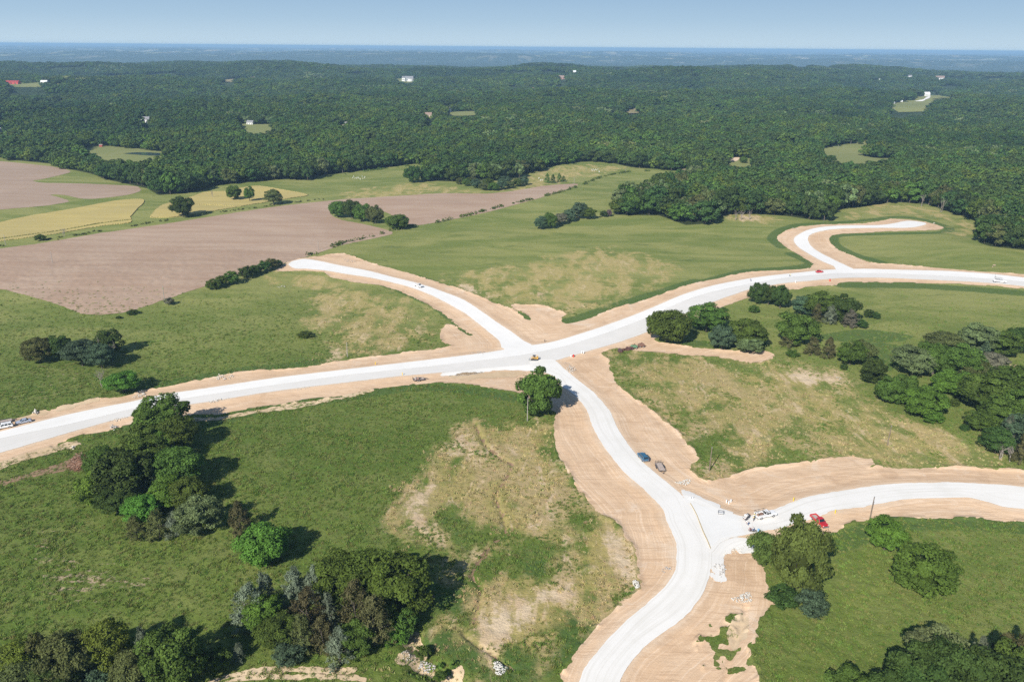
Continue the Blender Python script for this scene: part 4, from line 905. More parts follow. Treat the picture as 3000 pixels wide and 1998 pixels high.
# ------------------------------------------------------------------ the wood
def inside(P, poly):
    x = P[:, 0]; y = P[:, 1]; c = np.zeros(len(P), bool); n = len(poly)
    for i in range(n):
        ax, ay = poly[i]; bx, by = poly[(i + 1) % n]
        if ay == by: continue
        c ^= ((ay > y) != (by > y)) & (x < (bx - ax) * (y - ay) / (by - ay) + ax)
    return c
rg = np.random.default_rng(11)
def scatter(y0, y1, sp):
    ys = np.arange(y0, y1, sp); pts = []
    for y in ys:
        hw = .72 * y + 60; xs = np.arange(-hw, hw, sp); pts.append(np.stack([xs, np.full(len(xs), y)], 1))
    p = np.concatenate(pts); return p + rg.uniform(-.48, .48, p.shape) * sp
pa = scatter(480, 1500, 8.6); pb = scatter(1500, 3300, 12.5); pc = scatter(3300, 6400, 21)
pts = np.concatenate([pa, pb, pc]); spc = np.concatenate([np.full(len(pa), 8.6), np.full(len(pb), 12.5), np.full(len(pc), 21.)])
ok = inside(pts, wood_poly)
rr_ = np.hypot(pts[:, 0], pts[:, 1]); dirn = pts / rr_[:, None]; Lc = np.clip(12.0 * rr_ / (CAM_H - hgt(pts[:, 0], pts[:, 1])), 0, 330)
for k_, q in clear_w.items():
    ok &= ~inside(pts, q)
    if k_ in ('right_meadow',): continue
    for t_ in ((.5, .95) if k_ != 'pond_lawn' else (.5,)): ok &= ~inside(pts + dirn * (Lc * t_)[:, None], q)
gap = fbm(pts[:, 0] / 60, pts[:, 1] / 60, 83, 2); ok &= (pts[:, 1] < 1000) | ((gap < .74) & (fbm(pts[:, 0] / 190, pts[:, 1] / 110, 95, 3) < .69))
pts = pts[ok]; spc = spc[ok]
gap2 = fbm(pts[:, 0] / 28, pts[:, 1] / 28, 85, 2)
sw = spc * rg.uniform(1.3, 2.3, len(pts)) / 12 * (.82 + .5 * fbm(pts[:, 0] / 70, pts[:, 1] / 70, 89, 2)); sh = np.where(spc < 13, rg.uniform(.85, 1.35, len(pts)) * (.75 + .55 * gap2), rg.uniform(.9, 1.35, len(pts)) * 1.1)
zz = hgt(pts[:, 0], pts[:, 1])
# the front trees of the wood, the 290 that show largest, stand as trees of their own
dE = -sdf(pts.astype(np.float32), edge_w, closed=False, margin=60)
score = np.where(dE < 26, 0, 1) * 1e4 + np.hypot(pts[:, 0], pts[:, 1]) + dE * 9
score[np.abs(pts[:, 0]) > .63 * pts[:, 1] + 32] += 1e5
fr_i = np.argsort(score)[:285]
wmask = np.ones(len(pts), bool); wmask[fr_i] = False
KC = ['wood', 'wood', 'dark', 'mid', 'wood', 'olive', 'mid', 'dark', 'wood', 'pale', 'wood']
seglab = ((-1e9, -.33, 'behind the far left ploughed field'), (-.33, -.10, 'left of centre behind the wheat'), (-.10, .10, 'behind the upper centre meadow'), (.10, .33, 'right of the centre meadow'), (.33, 1e9, 'at the right by the turning head'))
for j, i in enumerate(fr_i):
    x, y = pts[i]; root = empty('woodland_tree', (x, y, zz[i]), rnd.uniform(0, 6.28)); s = sw[i] * 1.08
    root.scale = (s, s, sh[i] * 1.12)
    az = x / y; sl = [q[2] for q in seglab if q[0] <= az < q[1]][0]
    cw = {'wood': 'mid green', 'dark': 'dark green', 'mid': 'fresh green', 'olive': 'olive', 'pale': 'pale'}[KC[j % 11]]
    tag(root, cw + ' broadleaf tree on the wood edge ' + sl, 'tree', cw + ' wood edge trees ' + sl)
    c = link(bpy.data.objects.new('crown', PROTO['mid_broad'][j % 4]), root); c.color = tuple(q * 1.1 for q in COLS[KC[j % 11]]) + (1,)
    link(bpy.data.objects.new('trunk', TRUNKS[j % 3]), root)
# the rest of the wood: one mass
hidden = bpy.data.collections.new('wood_sources')
src_cols = ['wood', 'wood', 'dark', 'mid', 'wood', 'wood', 'dark', 'pale']
for j, cn in enumerate(src_cols):
    me_ = PROTO['far_broad'][j % 5].copy(); me_.materials.clear(); me_.materials.append(leaf_mat('woodland_leaves', .2, tuple(q * (1.12 + .06 * (j % 4)) for q in COLS[cn])))
    o = bpy.data.objects.new('crown_source', me_); hidden.objects.link(o)
def mass(name, P, S, H, I, coll, label, rot=None):
    me = bpy.data.meshes.new(name); me.vertices.add(len(P)); me.vertices.foreach_set('co', np.asarray(P, np.float32).ravel())
    sc = np.stack([S, S, H], 1).astype(np.float32)
    a = me.attributes.new('sc', 'FLOAT_VECTOR', 'POINT'); a.data.foreach_set('vector', sc.ravel())
    a = me.attributes.new('pick', 'INT', 'POINT'); a.data.foreach_set('value', np.asarray(I, np.int32))
    a = me.attributes.new('rz', 'FLOAT_VECTOR', 'POINT'); r_ = np.zeros((len(P), 3), np.float32); r_[:, 2] = rg.uniform(0, 6.28, len(P)); a.data.foreach_set('vector', r_.ravel())
    o = link(bpy.data.objects.new(name, me)); tag(o, label, kind='stuff')
    ng = bpy.data.node_groups.new(name, 'GeometryNodeTree')
    ng.interface.new_socket('Geometry', in_out='INPUT', socket_type='NodeSocketGeometry'); ng.interface.new_socket('Geometry', in_out='OUTPUT', socket_type='NodeSocketGeometry')
    N = ng.nodes; gi = N.new('NodeGroupInput'); go = N.new('NodeGroupOutput'); ip = N.new('GeometryNodeInstanceOnPoints'); ci = N.new('GeometryNodeCollectionInfo')
    ci.inputs['Collection'].default_value = coll; ci.inputs['Separate Children'].default_value = True; ci.inputs['Reset Children'].default_value = True
    def na(nm, ty):
        q = N.new('GeometryNodeInputNamedAttribute'); q.data_type = ty; q.inputs['Name'].default_value = nm; return q.outputs['Attribute']
    ng.links.new(gi.outputs[0], ip.inputs['Points']); ng.links.new(ci.outputs[0], ip.inputs['Instance']); ip.inputs['Pick Instance'].default_value = True
    ng.links.new(na('pick', 'INT'), ip.inputs['Instance Index']); ng.links.new(na('sc', 'FLOAT_VECTOR'), ip.inputs['Scale'])
    e2r = N.new('FunctionNodeEulerToRotation'); ng.links.new(na('rz', 'FLOAT_VECTOR'), e2r.inputs[0]); ng.links.new(e2r.outputs[0], ip.inputs['Rotation'])
    ng.links.new(ip.outputs[0], go.inputs[0])
    md = o.modifiers.new('scatter', 'NODES'); md.node_group = ng
    return o
Pw = np.stack([pts[wmask, 0], pts[wmask, 1], zz[wmask] - .4], 1)
patch = fbm(Pw[:, 0] / 140, Pw[:, 1] / 140, 87, 2) + rg.uniform(-.25, .25, len(Pw))
pick = np.clip((patch * 8).astype(int), 0, 7); pick = np.where(rg.uniform(0, 1, len(Pw)) < .42, rg.integers(0, 4, len(Pw)), pick)
mass('woodland', Pw, sw[wmask] * 1.15, sh[wmask], pick, hidden, 'unbroken broadleaf wood covering the hills behind the fields')
# bare grey trees among the wood
for i, (x, y, h) in enumerate([(2390,548,14),(2590,590,15),(2600,592,14),(2625,588,14),(2700,606,14),(2720,600,13),(2757,622,14),(2890,500,13),(2965,665,13),(2040,640,12),(2155,645,10),(2170,644,10),(2195,644,9),(1285,462,14),(415,300,16),(480,332,16),(2980,722,11),(2275,590,13)]):
    tree(x, y, h, 7, N_, 'grey', 'bare pale tree rising among the green wood', 'bare trees in the wood')

# ------------------------------------------------------------------ grass tufts in the near meadows
def tuft_mesh(seed, h=.42, n=16, mat=None):
    r = np.random.default_rng(seed); v = []; f = []
    for i in range(n):
        a = r.uniform(0, 6.28); o = r.uniform(0, .34, 2) * np.array([math.cos(a), math.sin(a)]); L = h * r.uniform(.5, 1.1); w = .05 + .05 * r.random(); b = r.uniform(0, 6.28)
        dx, dy = math.cos(b) * w, math.sin(b) * w; lean = r.normal(0, .16, 2)
        v += [(o[0] - dx, o[1] - dy, -.1), (o[0] + dx, o[1] + dy, -.1), (o[0] + lean[0], o[1] + lean[1], L)]; f.append((3 * i, 3 * i + 1, 3 * i + 2))
    return npmesh('grass_tuft', v, f, mat, fattrs=dict(tint=r.uniform(.2, 1, n)))
tw = bpy.data.collections.new('tuft_sources')
for j, c in enumerate(((.120, .180, .036), (.160, .210, .050), (.100, .155, .030), (.205, .215, .070))):
    o = bpy.data.objects.new('tuft_source', tuft_mesh(j, mat=leaf_mat('grass_blades', .3, c))); tw.objects.link(o)
td = bpy.data.collections.new('dry_tuft_sources')
for j, c in enumerate(((.40, .33, .155), (.44, .35, .19), (.27, .27, .10), (.35, .31, .14))):
    o = bpy.data.objects.new('tuft_source', tuft_mesh(j + 9, mat=leaf_mat('dry_blades', .3, c))); td.objects.link(o)
cell = np.nonzero((Y > 100) & (Y < 430) & (np.abs(X) < .66 * Y + 30))[0]
areaw = (half[np.clip(cell // NC, 0, NRT - 1)] / NC) * Y[cell]          # vertices thin out with distance
prob = areaw * (1 - sstep(190, 420, Y[cell])); prob = prob / prob.sum()
nT = 85000
sel = rg.choice(cell, nT, p=prob)
off_ = rg.uniform(-.5, .5, (nT, 2)) * np.stack([half[sel // NC] * 2 / NC, Y[sel] * .004], 1)
okk = (F['dirt'][sel] < -.6) & (F['road'][sel] < -1)
dn = fbm(X[sel] / 9, Y[sel] / 9, 91, 3) - .5
isdry = (dry[sel] + dn * 1.2) > .5; okk &= (tan[sel] + dn) < .62
tp = np.stack([X[sel] + off_[:, 0], Y[sel] + off_[:, 1], Z[sel]], 1)
clump = fbm(X[sel] / 5, Y[sel] / 5, 93, 2)
for nm, mk, cl, lb in (('meadow_grass', okk & ~isdry, tw, 'rough green grass of the near meadows'), ('dry_grass', okk & isdry & (rg.uniform(0, 1, nT) < .55), td, 'straw coloured dry grass on the near slopes')):
    k = np.nonzero(mk)[0]; s = rg.uniform(.7, 1.5, len(k)) * (.6 + clump[k])
    mass(nm, tp[k], s, s * rg.uniform(.7, 1.3, len(k)) * .8, rg.integers(0, 4, len(k)), cl, lb)

# ------------------------------------------------------------------ small built things: helpers
def bmesh_obj(name, bm, mat, parent=None, bevel=0, smooth=False):
    if bevel: bmesh.ops.bevel(bm, geom=bm.edges[:], offset=bevel, segments=1, affect='EDGES', clamp_overlap=True)
    me = bpy.data.meshes.new(name); bm.normal_update(); bm.to_mesh(me); bm.free(); me.materials.append(mat)
    if smooth:
        for p in me.polygons: p.use_smooth = True
    return link(bpy.data.objects.new(name, me), parent)
def box(bm, c, s, rz=0, ry=0):
    r = bmesh.ops.create_cube(bm, size=1.0); m = Matrix.Translation(c) @ Matrix.Rotation(rz, 4, 'Z') @ Matrix.Rotation(ry, 4, 'Y') @ Matrix.Diagonal((s[0], s[1], s[2], 1))
    bmesh.ops.transform(bm, matrix=m, verts=r['verts']); return r['verts']
def boxes(name, lst, mat, parent=None, bevel=0):
    bm = bmesh.new()
    for q in lst: box(bm, *q)
    return bmesh_obj(name, bm, mat, parent, bevel)
def cyl(bm, c, r, d, axis='Y', seg=14, r2=None):
    q = bmesh.ops.create_cone(bm, cap_ends=True, segments=seg, radius1=r, radius2=r if r2 is None else r2, depth=d)
    m = Matrix.Translation(c)
    if axis == 'Y': m = m @ Matrix.Rotation(R(90), 4, 'X')
    if axis == 'X': m = m @ Matrix.Rotation(R(90), 4, 'Y')
    bmesh.ops.transform(bm, matrix=m, verts=q['verts'])
def quad(name, vs, mat, parent): 
    me = bpy.data.meshes.new(name); me.from_pydata([tuple(v) for v in vs], [], [tuple(range(len(vs)))]); me.materials.append(mat); return link(bpy.data.objects.new(name, me), parent)
def profile(name, pts, w, mat, parent, bevel=.05, wtop=None):
    """side outline (x, z) carried across the width w, narrowing to wtop at its top"""
    bm = bmesh.new(); zs = [p[1] for p in pts]; z0, z1 = min(zs), max(zs); wt = wtop or w
    L = []
    for sgn in (-1, 1):
        L.append([bm.verts.new((x, sgn * (w + (wt - w) * (z - z0) / (z1 - z0)) / 2, z)) for x, z in pts])
    n = len(pts); bm.faces.new(L[0]); bm.faces.new(L[1][::-1])
    for i in range(n): bm.faces.new((L[0][i], L[1][i], L[1][(i + 1) % n], L[0][(i + 1) % n]))
    bmesh.ops.recalc_face_normals(bm, faces=bm.faces[:])
    return bmesh_obj(name, bm, mat, parent, bevel)
GLASS = plain('tinted_glass', (.02, .026, .032), .08, spec=.8); RUB = plain('tyre_rubber', (.02, .02, .02), .85); RIM = plain('wheel_rim', (.55, .55, .56), .35, .7)
CHROME = plain('bumper_grey', (.30, .30, .31), .4, .4); LAMP = plain('lamp_glass', (.75, .75, .72), .2); TAIL = plain('tail_lamp', (.35, .02, .015), .3); DARKM = plain('dark_steel', (.06, .06, .065), .6)
GALV = plain('galvanised_steel', (.42, .43, .43), .5, .4); WOODP = plain('weathered_plank', (.36, .29, .24), .9); RUST = plain('rusty_iron', (.16, .065, .035), .9); CONC = plain('concrete', (.52, .50, .46), .9)
WHITE = plain('white_enamel', (.80, .80, .80), .35, spec=.5, var=.03)
def paint(n, c): return plain(n, c, .28, spec=.6, coat=.6, var=.04)
def wheel(parent, x, y, r=.37, w=.24):
    bm = bmesh.new(); cyl(bm, (0, 0, 0), r, w, 'Y', 16); t = bmesh_obj('wheel', bm, RUB, parent, .03); t.location = (x, y, r)
    bm = bmesh.new(); cyl(bm, (0, 0, 0), r * .6, w + .03, 'Y', 12); bmesh_obj('rim', bm, RIM, t); return t
def place(name, label, cat, pr, pf, lift=.06, group=None):
    a = G(*pr); b = G(*pf); m = (a + b) / 2; z = float(hgt(m[0], m[1])) + lift + .3 * 0
    root = empty(name, (m[0], m[1], z), math.atan2(b[1] - a[1], b[0] - a[0])); tag(root, label, cat, group)
    return root
def zroad(m):                                           # true surface height under a point of the near grid
    i = int(np.argmin((X - m[0]) ** 2 + (Y - m[1]) ** 2)); return float(Z[i])
def setz(root, lift):
    root.location.z = zroad(root.location) + lift
def greenhouse(root, x0, x1, r0, r1, zb, zt, W, col, nside=2):
    """cab with sloping screens: x0 rear base, x1 front base, r0/r1 run of rear and front slope"""
    wb, wt = W * .47, W * .385
    profile('cab', [(x0, zb), (x1, zb), (x1 - r1, zt), (x0 + r0, zt)], wb * 2, col, root, .06, wt * 2)
    e = .02
    def P(x, s, k, up=0): z = zb + (zt - zb) * k; y = (wb + (wt - wb) * k) * s; return (x, y * (1 + .012), z)
    xf = lambda k: x1 - r1 * k; xr = lambda k: x0 + r0 * k
    quad('windscreen', [(xf(.1) + e + .01, -wb * .90, zb + .1 * (zt - zb)), (xf(.1) + e + .01, wb * .90, zb + .1 * (zt - zb)), (xf(.9) + e + .01, wt * .9, zb + .9 * (zt - zb)), (xf(.9) + e + .01, -wt * .9, zb + .9 * (zt - zb))], GLASS, root)
    quad('rear_window', [(xr(.12) - e, -wb * .84, zb + .12 * (zt - zb)), (xr(.88) - e, -wt * .84, zb + .88 * (zt - zb)), (xr(.88) - e, wt * .84, zb + .88 * (zt - zb)), (xr(.12) - e, wb * .84, zb + .12 * (zt - zb))], GLASS, root)
    for s in (-1, 1):
        for i in range(nside):
            ta, tb = (i + .08) / nside, (i + .92) / nside
            def q(t, k):
                x = xr(k) + .1 + (xf(k) - xr(k) - .2) * t; z = zb + (zt - zb) * k; y = (wb + (wt - wb) * k + .022) * s; return (x, y, z)
            quad('side_window', [q(ta, .12), q(tb, .12), q(tb, .84), q(ta, .84)], GLASS, root)
def lamps(root, xf, xr, W, z):
    for s in (-1, 1):
        boxes('headlight', [((xf, s * W * .38, z), (.08, .30, .16))], LAMP, root); boxes('tail_light', [((xr, s * W * .42, z), (.06, .16, .22))], TAIL, root)
def car(name, label, pr, pf, L, col, kind='sedan', lift=.1):
    W = 1.86 if kind == 'sedan' else 2.0
    root = place(name, label, 'car' if kind == 'sedan' else ('pickup truck' if kind == 'pickup' else 'suv'), pr, pf); h = L / 2
    if kind == 'sedan':
        profile('body', [(-h, .32), (-h * .97, .80), (-h * .78, .96), (h * .42, .94), (h * .90, .76), (h, .62), (h * .98, .30)], W, col, root, .07, W * .93)
        greenhouse(root, -h * .66, h * .42, h * .30, h * .34, .92, 1.42, W, col); wr = .33; wb = L * .30
    elif kind == 'suv':
        profile('body', [(-h, .42), (-h * .99, 1.05), (h * .50, 1.05), (h * .93, .98), (h, .80), (h * .98, .42)], W, col, root, .07, W * .95)
        greenhouse(root, -h * .97, h * .50, h * .14, h * .26, 1.02, 1.78, W, col, 3); wr = .39; wb = L * .30
        boxes('roof_rack', [((-h * .3, s * .6, 1.82), (L * .4, .05, .05)) for s in (-1, 1)], DARKM, root)
    else:
        profile('body', [(-h * .10, .48), (-h * .10, 1.06), (h * .42, 1.08), (h * .93, 1.04), (h, .88), (h * .99, .46)], W, col, root, .06, W * .95)
        greenhouse(root, -h * .12, h * .46, h * .05, h * .20, 1.04, 1.80, W, col, 2)
        boxes('truck_bed', [((-h * .56, 0, .68), (h * .86, W * .9, .12)), ((-h * .56, W * .46, .84), (h * .88, .12, .56)), ((-h * .56, -W * .46, .84), (h * .88, .12, .56)), ((-h * .15, 0, .84), (.08, W * .86, .52))], col, root, .02)
        boxes('tailgate', [((-h * .995, 0, .86), (.08, W * .9, .50))], col, root, .02)
        boxes('bed_liner', [((-h * .56, 0, .752), (h * .80, W * .80, .02))], plain('bed_liner', (.45, .38, .34), .8), root); wr = .41; wb = L * .31
    for s in (-1, 1):
        wheel(root, wb, s * W * .44, wr); wheel(root, -wb, s * W * .44, wr)
        boxes('mirror', [((h * .36, s * W * .56, 1.08), (.14, .2, .16))], col, root, .02)
    boxes('bumper', [((h * 1.0, 0, .48), (.16, W * .94, .20))], CHROME, root, .03); boxes('bumper', [((-h * 1.01, 0, .50), (.14, W * .92, .18))], CHROME, root, .03)
    boxes('grille', [((h * 1.005, 0, .70), (.05, W * .5, .16))], DARKM, root)
    lamps(root, h * .985, -h * 1.0, W, .76 if kind == 'sedan' else .86); setz(root, lift); return root
car('white_suv', 'white sport utility parked on the verge at the left edge, roof rails', (36,1251), (-10,1260), 5.2, WHITE, 'suv', .1)
car('silver_sedan', 'silver blue sedan parked behind the white utility on the left verge', (91,1236), (49,1244), 4.7, paint('silver_paint', (.36, .40, .48)), 'sedan', .1)
car('white_pickup', 'white pickup truck driving on the upper left side road', (1213,838), (1240,848), 5.6, WHITE, 'pickup', .22)
car('red_car', 'bright red car on the main road near the turning junction', (2390,802.5), (2410,800.5), 4.4, paint('red_paint_bright', (.62, .03, .035)), 'sedan', .22)
car('blue_suv', 'dark blue utility vehicle parked on the edge of the lower road', (1891,1357), (1875,1339), 4.9, paint('blue_paint', (.035, .13, .22)), 'suv', .2)
car('red_pickup', 'red pickup truck with an open empty bed parked on the earth', (2383,1521), (2414,1549), 5.8, paint('red_paint', (.50, .015, .02)), 'pickup', .12)
car('blue_sedan', 'blue grey sedan half hidden behind the largest junction tree', (2325,1557), (2360,1546), 4.6, paint('grey_blue_paint', (.20, .26, .34)), 'sedan', .12)
# work trucks
wt = car('work_truck', 'white work truck with ladder rack and open stake bed at the pour', (2212,1524), (2270,1513), 6.2, WHITE, 'pickup', .25)
boxes('ladder_rack', [((x, s * .95, 1.55), (.06, .06, 1.1)) for x in (-2.9, -1.6, -.3) for s in (-1, 1)] + [((-1.3, s * .95, 2.1), (3.8, .07, .07)) for s in (-1, 1)] + [((x, 0, 2.1), (.06, 1.9, .06)) for x in (-2.9, -.3)], DARKM, wt)
boxes('side_board', [((-1.7, s * 1.0, 1.28), (2.7, .05, .36)) for s in (-1, 1)], plain('grey_board', (.55, .55, .56), .7), wt)
boxes('load', [((-1.6, 0, .92), (1.7, 1.1, .3)), ((-1.2, .2, 1.15), (.7, .5, .3))], plain('brown_load', (.33, .20, .14), .9), wt, .04)
ut = car('utility_truck', 'white utility truck with lift frame at the far right of the main road', (2912,829), (2944,831), 6.4, WHITE, 'pickup', .22)
boxes('lift_frame', [((-2.6, s * .9, 1.9), (.09, .09, 2.0)) for s in (-1, 1)] + [((-.6, s * .9, 2.4), (3.6, .09, .09)) for s in (-1, 1)] + [((-2.6, 0, 2.9), (.09, 1.9, .09)), ((-1.2, 0, 1.25), (2.2, 1.6, .5)), ((-2.6, .9, 3.6), (.07, .07, 1.6))], DARKM, ut)
boxes('tool_box', [((-1.6, s * 1.04, 1.2), (2.6, .22, .45)) for s in (-1, 1)], WHITE, ut, .02)
def trailer(label, pr, pf, L, W, loaded, name='flat_trailer', plank=(.46, .38, .33)):
    root = place(name, label, 'trailer', pr, pf); h = L / 2
    boxes('frame', [((0, s * W * .49, .55), (L, .10, .16)) for s in (-1, 1)] + [((x, 0, .52), (.08, W, .12)) for x in (-h, -h / 2, 0, h / 2, h)], DARKM, root)
    n = 9; mp = plain('deck_plank', plank, .9, var=.25)
    for i in range(n):
        o = boxes('plank', [((0, -W / 2 + W * (i + .5) / n, .66), (L * .98, W / n * .9, .05))], mp, root)
    boxes('side_rail', [((0, s * W * .5, .95), (L, .05, .05)) for s in (-1, 1)] + [((x, s * W * .5, .8), (.05, .05, .34)) for s in (-1, 1) for x in (-h, -h * .5, 0, h * .5, h)], DARKM, root)
    for s in (-1, 1):
        wheel(root, -h * .30, s * (W * .5 + .14), .34, .2); wheel(root, -h * .02, s * (W * .5 + .14), .34, .2)
        boxes('mudguard', [((-h * .16, s * (W * .5 + .15), .74), (1.7, .26, .04)), ((-h * .42, s * (W * .5 + .15), .62), (.05, .26, .22)), ((h * .12, s * (W * .5 + .15), .62), (.05, .26, .22))], DARKM, root)
    bm = bmesh.new()
    for s in (-1, 1): box(bm, (h + .65, s * .42, .52), (1.5, .10, .12), rz=-s * .52)
    box(bm, (h + 1.35, 0, .52), (.35, .12, .12)); box(bm, (h + 1.1, 0, .3), (.07, .07, .5)); bmesh_obj('tongue', bm, DARKM, root)
    boxes('ramp_gate', [((-h - .05, s * W * .48, 1.05), (.05, .06, .9)) for s in (-1, 0, 1)] + [((-h - .05, 0, .7 + .16 * i), (.04, W * .96, .04)) for i in range(6)], DARKM, root)
    if loaded:
        rr = random.Random(4); cs = [(.40, .24, .18), (.22, .2, .2), (.5, .47, .45), (.13, .12, .12)]
        for i in range(11):
            x = rr.uniform(-h * .9, h * .7); bm = bmesh.new(); box(bm, (x, rr.uniform(-.6, .6), .85 + rr.uniform(0, .2)), (rr.uniform(.3, .9), rr.uniform(.2, .6), rr.uniform(.2, .6)), rz=rr.uniform(0, 3))
            bmesh_obj('load', bm, plain('load_%d' % (i % 4), cs[i % 4], .8), root, .03)
    setz(root, .1); return root
trailer('flat deck trailer with raised ramp gate parked beside the lower road', (1926,1361), (1941,1388), 4.6, 2.0, False)
trailer('small tandem trailer loaded with scrap below the main road', (1211,1117), (1242,1114), 4.2, 1.9, True, 'loaded_trailer', (.2, .17, .16))
trailer('pale green edged trailer parked behind the white utility at the left edge', (-6,1243), (34,1235), 4.4, 2.0, False, 'flat_trailer', (.62, .68, .66))
# compact track loader
tl = place('track_loader', 'yellow compact track loader with its bucket down at the crossroads', 'loader', (1577,1058), (1556,1058))
ORG = plain('loader_yellow', (.62, .36, .08), .5)
for s in (-1, 1): profile('track', [(-1.3, .12), (-1.0, 0.0), (1.0, 0.0), (1.3, .12), (1.35, .45), (.9, .68), (-.9, .68), (-1.35, .45)], .42, DARKM, tl, .03).location.y = s * .72
boxes('body', [((-.25, 0, .85), (2.2, 1.0, .7)), ((-1.15, 0, 1.25), (.7, 1.1, .6))], ORG, tl, .06)
boxes('cab', [((.25, 0, 1.98), (1.2, 1.0, .10)), ((.8, .45, 1.45), (.08, .08, 1.0)), ((.8, -.45, 1.45), (.08, .08, 1.0)), ((-.3, .45, 1.45), (.08, .08, 1.0)), ((-.3, -.45, 1.45), (.08, .08, 1.0)), ((.1, 0, 1.3), (.5, .55, .6))], DARKM, tl)
bm = bmesh.new()
for s in (-1, 1): box(bm, (.25, s * .93, 1.35), (3.0, .12, .18), ry=.32)
bmesh_obj('lift_arm', bm, ORG, tl)
bm = bmesh.new(); box(bm, (2.0, 0, .12), (.9, 1.95, .05)); box(bm, (1.6, 0, .4), (.06, 1.95, .6)); box(bm, (1.95, .96, .3), (.7, .05, .4)); box(bm, (1.95, -.96, .3), (.7, .05, .4)); bmesh_obj('bucket', bm, GALV, tl)
setz(tl, .2)
# rusty machinery row
def machine(px, py, label, kind, col, s=1.0):
    rr = random.Random(int(px)); root = place('farm_machine', label, 'machinery', (px - 8, py), (px + 8, py - 1)); m = plain('machine_metal_%d' % int(px), col, .85, var=.3)
    if kind == 'drum':
        bm = bmesh.new(); cyl(bm, (0, 0, .9 * s), .85 * s, 1.5 * s, 'Y', 14); bmesh_obj('drum', bm, m, root, .04)
        boxes('frame', [((0, y, .4), (2.2, .1, .14)) for y in (-.9, .9)] + [((1.0, 0, .7), (.1, 1.9, .1))], RUST, root)
    elif kind == 'rake':
        boxes('frame', [((0, 0, 1.0), (3.0, .14, .14)), ((0, .8, .8), (2.8, .12, .12)), ((1.3, .4, .9), (.12, 1.1, .12)), ((-1.3, .4, .9), (.12, 1.1, .12))], m, root)
        for i in range(5):
            bm = bmesh.new(); cyl(bm, (-1.2 + .6 * i, rr.uniform(-.3, .6), .62), .6, .07, 'X' if i % 2 else 'Y', 12); bmesh_obj('disc', bm, m, root)
        for i in range(6):
            bm = bmesh.new(); box(bm, (rr.uniform(-1.2, 1.2), rr.uniform(-.5, .9), 1.1), (rr.uniform(.5, 1.3), .08, .08), rz=rr.uniform(0, 3), ry=rr.uniform(-.8, .8)); bmesh_obj('tine', bm, RUST, root)
    else:
        profile('hopper', [(-1.2, .5), (1.2, .5), (1.5, 1.15), (.6, 1.6), (-.9, 1.5), (-1.5, 1.1)], 1.5, m, root, .05, 1.2)
        boxes('frame', [((0, .5, .38), (3.4, .12, .12)), ((0, -.5, .38), (3.4, .12, .12)), ((1.9, 0, .42), (.8, .12, .12))], RUST, root)
        for sx in (-.8, .8): wheel(root, sx, .95, .42, .2); wheel(root, sx, -.95, .42, .2)
        boxes('auger', [((.3, .2, 1.75), (.3, .3, .6)), ((-.6, -.2, 1.7), (.2, .2, .5))], RUST, root)
    setz(root, .1)
machine(1816, 1034, 'dark rusted drum at the left end of the scrapped machinery row', 'drum', (.10, .06, .06))
machine(1832, 1030, 'tangled rusty disc harrow in the scrapped machinery row', 'rake', (.14, .07, .055))
machine(1857, 1022, 'green hopper machine in the scrapped machinery row', 'hopper', (.12, .24, .14))
machine(1878, 1018, 'brown rusted hopper at the right end of the scrapped machinery row', 'hopper', (.20, .11, .08), 1.1)
machine(1844, 1028, 'second rusty disc harrow between the drum and the green hopper', 'rake', (.12, .06, .06))
# concrete pour tools
mx = place('concrete_mixer', 'grey concrete mixing machine standing behind the work truck', 'machine', (2178,1527), (2192,1522))  # the machine mixing concrete for the pour
boxes('frame', [((0, 0, .35), (1.8, .9, .1)), ((.8, 0, .8), (.08, .9, .9)), ((-.8, .3, .7), (.08, .08, .8))], DARKM, mx); bm = bmesh.new(); cyl(bm, (0, 0, .95), .55, .9, 'X', 12, .35); bmesh_obj('drum', bm, plain('dusty_grey', (.62, .60, .58), .8), mx, .03); boxes('engine', [((-.9, 0, .6), (.5, .5, .5))], plain('grey_engine', (.25, .25, .26), .6), mx, .03); wheel(mx, .1, .55, .3, .14); wheel(mx, .1, -.55, .3, .14); setz(mx, .3)
def simple(name, label, cat, px, py, parts, lift=.15, rz=0.0, group=None):
    p = G(px, py); root = empty(name, (p[0], p[1], 0), rz); tag(root, label, cat, group); setz(root, lift)
    for nm, lst, mat, bv in parts: boxes(nm, lst, mat, root, bv)
    return root
def pipe(label, px, py, h, r, mat, group=None, lift=.1, name='pipe_riser', cat='pipe', rim=True):
    p = G(px, py); root = empty(name, (p[0], p[1], 0)); tag(root, label, cat, group); setz(root, lift)
    bm = bmesh.new(); cyl(bm, (0, 0, h / 2), r, h, 'Z', 12); bmesh_obj('pipe', bm, mat, root)
    if rim: bm = bmesh.new(); cyl(bm, (0, 0, h + .03), r * 1.25, .1, 'Z', 12); bmesh_obj('cap', bm, mat, root)
    return root
YEL = plain('yellow_plastic', (.80, .55, .05), .5); REDP = plain('red_plastic', (.65, .05, .03), .5); BLUP = plain('blue_plastic', (.25, .45, .65), .5)
for i, (x, y) in enumerate([(2128,1473),(2135,1476),(2141,1472)]): pipe(('left', 'middle', 'right')[i] + ' of three white pipe ends in the earth above the slab', x, y, .8, .16, WHITE)
for i, (x, y) in enumerate([(2022,1466),(2029,1465)]): pipe(('left', 'right')[i] + ' white pipe end beside the earth heap', x, y, .6, .15, WHITE)
pipe('white pipe standing left of the red valve by the crossroads', 1673, 1048, .8, .22, WHITE); pipe('red valve marker beside the crossroads', 1680, 1048, .9, .3, REDP, name='valve_marker', cat='valve')
